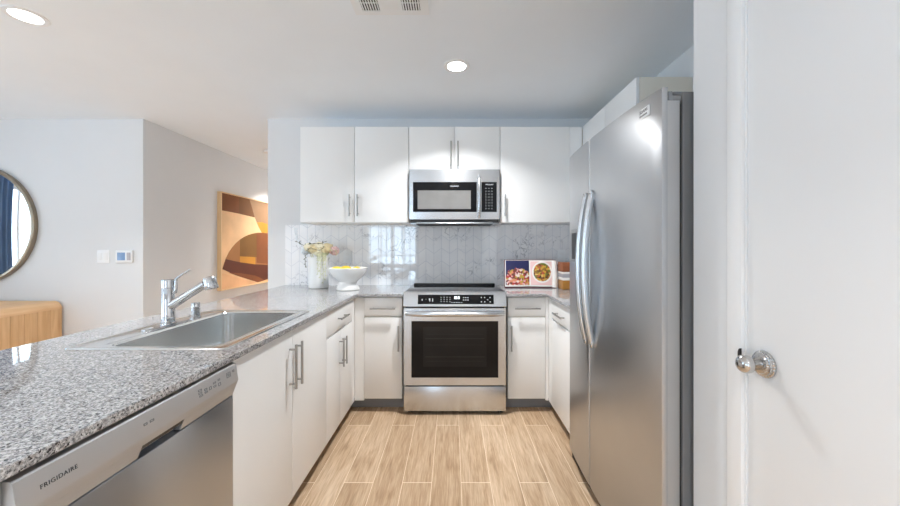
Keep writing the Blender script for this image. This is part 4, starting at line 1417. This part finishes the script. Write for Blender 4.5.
sprig([(VX - 0.06, VY - 0.08, zt + 0.074), (VX, VY - 0.1, zt + 0.082), (VX + 0.05, VY - 0.09, zt + 0.080), (VX + 0.085, VY - 0.07, zt + 0.10)], 9, 0.012, 0.5, 'dark_leaf', 'leaf_sprig', 'dark leaf sprig')
sprig([(VX - 0.07, VY - 0.085, zt + 0.02), (VX - 0.02, VY - 0.125, zt + 0.045), (VX + 0.05, VY - 0.115, zt + 0.02), (VX + 0.085, VY - 0.09, zt + 0.055)], 8, 0.009, 0.5, 'dark_leaf', 'leaf_sprig', 'dark leaf sprig')
sprig([(VX + 0.06, VY - 0.06, zt + 0.04), (VX + 0.12, VY - 0.06, zt + 0.03), (VX + 0.168, VY - 0.05, zt + 0.02), (VX + 0.172, VY - 0.05, zt - 0.02)], 8, 0.010, 0.4, 'sage', 'leaf_sprig')

# ================================================================ bowl and lemons
BX, BY = -0.856, 2.945
bp = [(0.086, 0), (0.092, 0.002), (0.094, 0.010), (0.084, 0.030), (0.074, 0.052), (0.074, 0.068), (0.090, 0.082), (0.122, 0.110), (0.147, 0.148), (0.157, 0.180), (0.155, 0.183), (0.150, 0.180), (0.140, 0.150), (0.114, 0.115), (0.070, 0.092), (0.0, 0.084)]
o = build('fruit_bowl', MB().lathe(bp, (BX, BY, vz), n=56), M['ceramic'], origin=(BX, BY, vz), smooth=45)
tag(o, 'white footed bowl of lemons beside the vase', 'bowl')


def lemon_mb(c0, rot):
    mb = MB()
    L = 0.046
    prof = []
    for k in range(15):
        t = -1 + 2 * k / 14
        r = 0.032 * math.sqrt(max(0, 1 - t * t)) ** 0.85
        prof.append((r, t * L))
    prof[0] = (0.003, -L - 0.005)
    prof[-1] = (0.004, L + 0.003)
    mb.lathe(prof, c0, rot, 20)
    return mb


lem = [((-0.080, -0.045, 0.163), (1, 0.3, 0.1), 'leftmost lemon lying along the near rim of the white bowl'), ((-0.012, -0.074, 0.158), (1, -0.2, 0.05), 'lemon at the near middle of the white bowl'),
       ((0.068, -0.050, 0.152), (0.8, 0.6, 0.0), 'lemon at the near right of the white bowl'), ((-0.035, 0.062, 0.163), (0.9, 0.3, 0.0), 'lemon at the back of the white bowl by the tile'), ((0.055, 0.046, 0.158), (0.4, 1, 0.1), 'lemon at the back right of the white bowl')]
for (dx, dy, dz), ax, lab in lem:
    p = (BX + dx, BY + dy, vz + dz)
    o = build('lemon', lemon_mb(p, ax), M['lemon'], origin=p, smooth=60)
    tag(o, lab, 'lemon', 'lemons in the white bowl')

# ================================================================ cookbook, canister
CBX, CBY = 0.672, 3.105
c = thing('cookbook', 'open cookbook standing upright with food photographs on both pages', 'book', (CBX, CBY, vz))
LEAN = 0.10


def book_pt(side, u, v, out):
    """side -1/+1, u along page from the spine, v up, out towards the reader"""
    yaw = 0.12
    x = CBX + side * (u * math.cos(yaw)) + side * out * math.sin(-yaw)
    y = CBY - u * math.sin(yaw) - out * math.cos(yaw) + v * LEAN
    return Vector((x, y, vz + v))


def leaf(side, u0, u1, v0, v1, o0, o1, nseg=1, curve=0.0):
    mb = MB()
    ring = []
    for k in range(nseg + 1):
        u = u0 + (u1 - u0) * k / nseg
        d = curve * math.sin(PI * (u - u0) / (u1 - u0)) if curve else 0
        ring.append([book_pt(side, u, v0, o0), book_pt(side, u, v0, o1 + d), book_pt(side, u, v1, o1 + d), book_pt(side, u, v1, o0)])
    mb.rings(ring)
    return mb


H_ = 0.236
for s, w in ((-1, 0.218), (1, 0.222)):
    build('cover', leaf(s, 0.0005, w + 0.004, 0.0, H_ + 0.004, 0.0, 0.003), M['book_cover'], c, 30, label='dark red cloth cover')
    build('page_block', leaf(s, 0.001, w, 0.012, H_, 0.0032, 0.012, 8, 0.008), M['paper'], c, 30, label='block of white pages')
cols_l = [srgb(196, 60, 64), srgb(236, 180, 176), srgb(150, 60, 50), srgb(228, 150, 110), srgb(200, 170, 70), srgb(120, 70, 60), srgb(240, 224, 214)]
cols_r = [srgb(120, 74, 40), srgb(206, 160, 60), srgb(70, 54, 34), srgb(226, 190, 110), srgb(150, 110, 50), srgb(190, 90, 60), srgb(110, 120, 50)]
# photo centres in thing-local coordinates
fm_l = mat_food('cookbook_photo_berries', srgb(52, 54, 96), (-0.10, 0.075), (0.115, 0.095), cols_l)
fm_r = mat_food('cookbook_photo_bowl', srgb(238, 200, 196), (0.105, 0.135), (0.072, 0.078), cols_r, bowl=srgb(240, 232, 226))


def printed(side, u0, u1, v0, v1, mat, lab):
    mb = MB()
    ring = []
    w = 0.218 if side < 0 else 0.222
    for k in range(9):
        u = u0 + (u1 - u0) * k / 8
        d = 0.012 + 0.008 * math.sin(PI * (u - 0.001) / (w - 0.001))
        ring.append([book_pt(side, u, v0, d - 0.001), book_pt(side, u, v0, d + 0.0008), book_pt(side, u, v1, d + 0.0008), book_pt(side, u, v1, d - 0.001)])
    mb.rings(ring)
    build('printed_photo', mb, mat, c, 30, label=lab)


printed(-1, 0.004, 0.212, 0.024, 0.234, fm_l, 'page photo of red fruit on dark blue')
printed(1, 0.010, 0.192, 0.024, 0.226, fm_r, 'page photo of a filled bowl on pink')
# loose pages fanning at the right edge
lp_ = MB()
ring = []
for k in range(9):
    t = k / 8
    base = book_pt(1, 0.190 + 0.045 * t, 0, 0.016 + 0.020 * math.sin(PI * t * 0.8) - 0.012 * t)
    ring.append([base + Vector((0, 0, 0.006)), base + Vector((0, -0.0006, 0.006)), base + Vector((0, LEAN * H_ - 0.0006, H_ - 0.006 * t)), base + Vector((0, LEAN * H_, H_ - 0.006 * t))])
lp_.rings(ring)
build('loose_page', lp_, M['paper'], c, 40)

CX, CY = 0.985, 3.02
c = thing('canister', 'square canister with brown wooden lid between cookbook and refrigerator', 'canister', (CX, CY, vz))
hw = 0.072
part_box('jar', c, M['amber'], CX - hw, CX + hw, CY - hw, CY + hw, vz, vz + 0.075, 0.004, label='amber filled lower part')
part_box('label_band', c, M['paper'], CX - hw, CX + hw, CY - hw, CY + hw, vz + 0.0755, vz + 0.098, 0.003)
part_box('middle_band', c, M['grey_label'], CX - hw, CX + hw, CY - hw, CY + hw, vz + 0.0985, vz + 0.128, 0.003)
part_box('upper_band', c, M['paper'], CX - hw, CX + hw, CY - hw, CY + hw, vz + 0.1285, vz + 0.145, 0.003)
part_box('lid', c, M['lid_wood'], CX - hw - 0.002, CX + hw + 0.002, CY - hw - 0.002, CY + hw + 0.002, vz + 0.1455, vz + 0.222, 0.005, label='brown wooden lid')
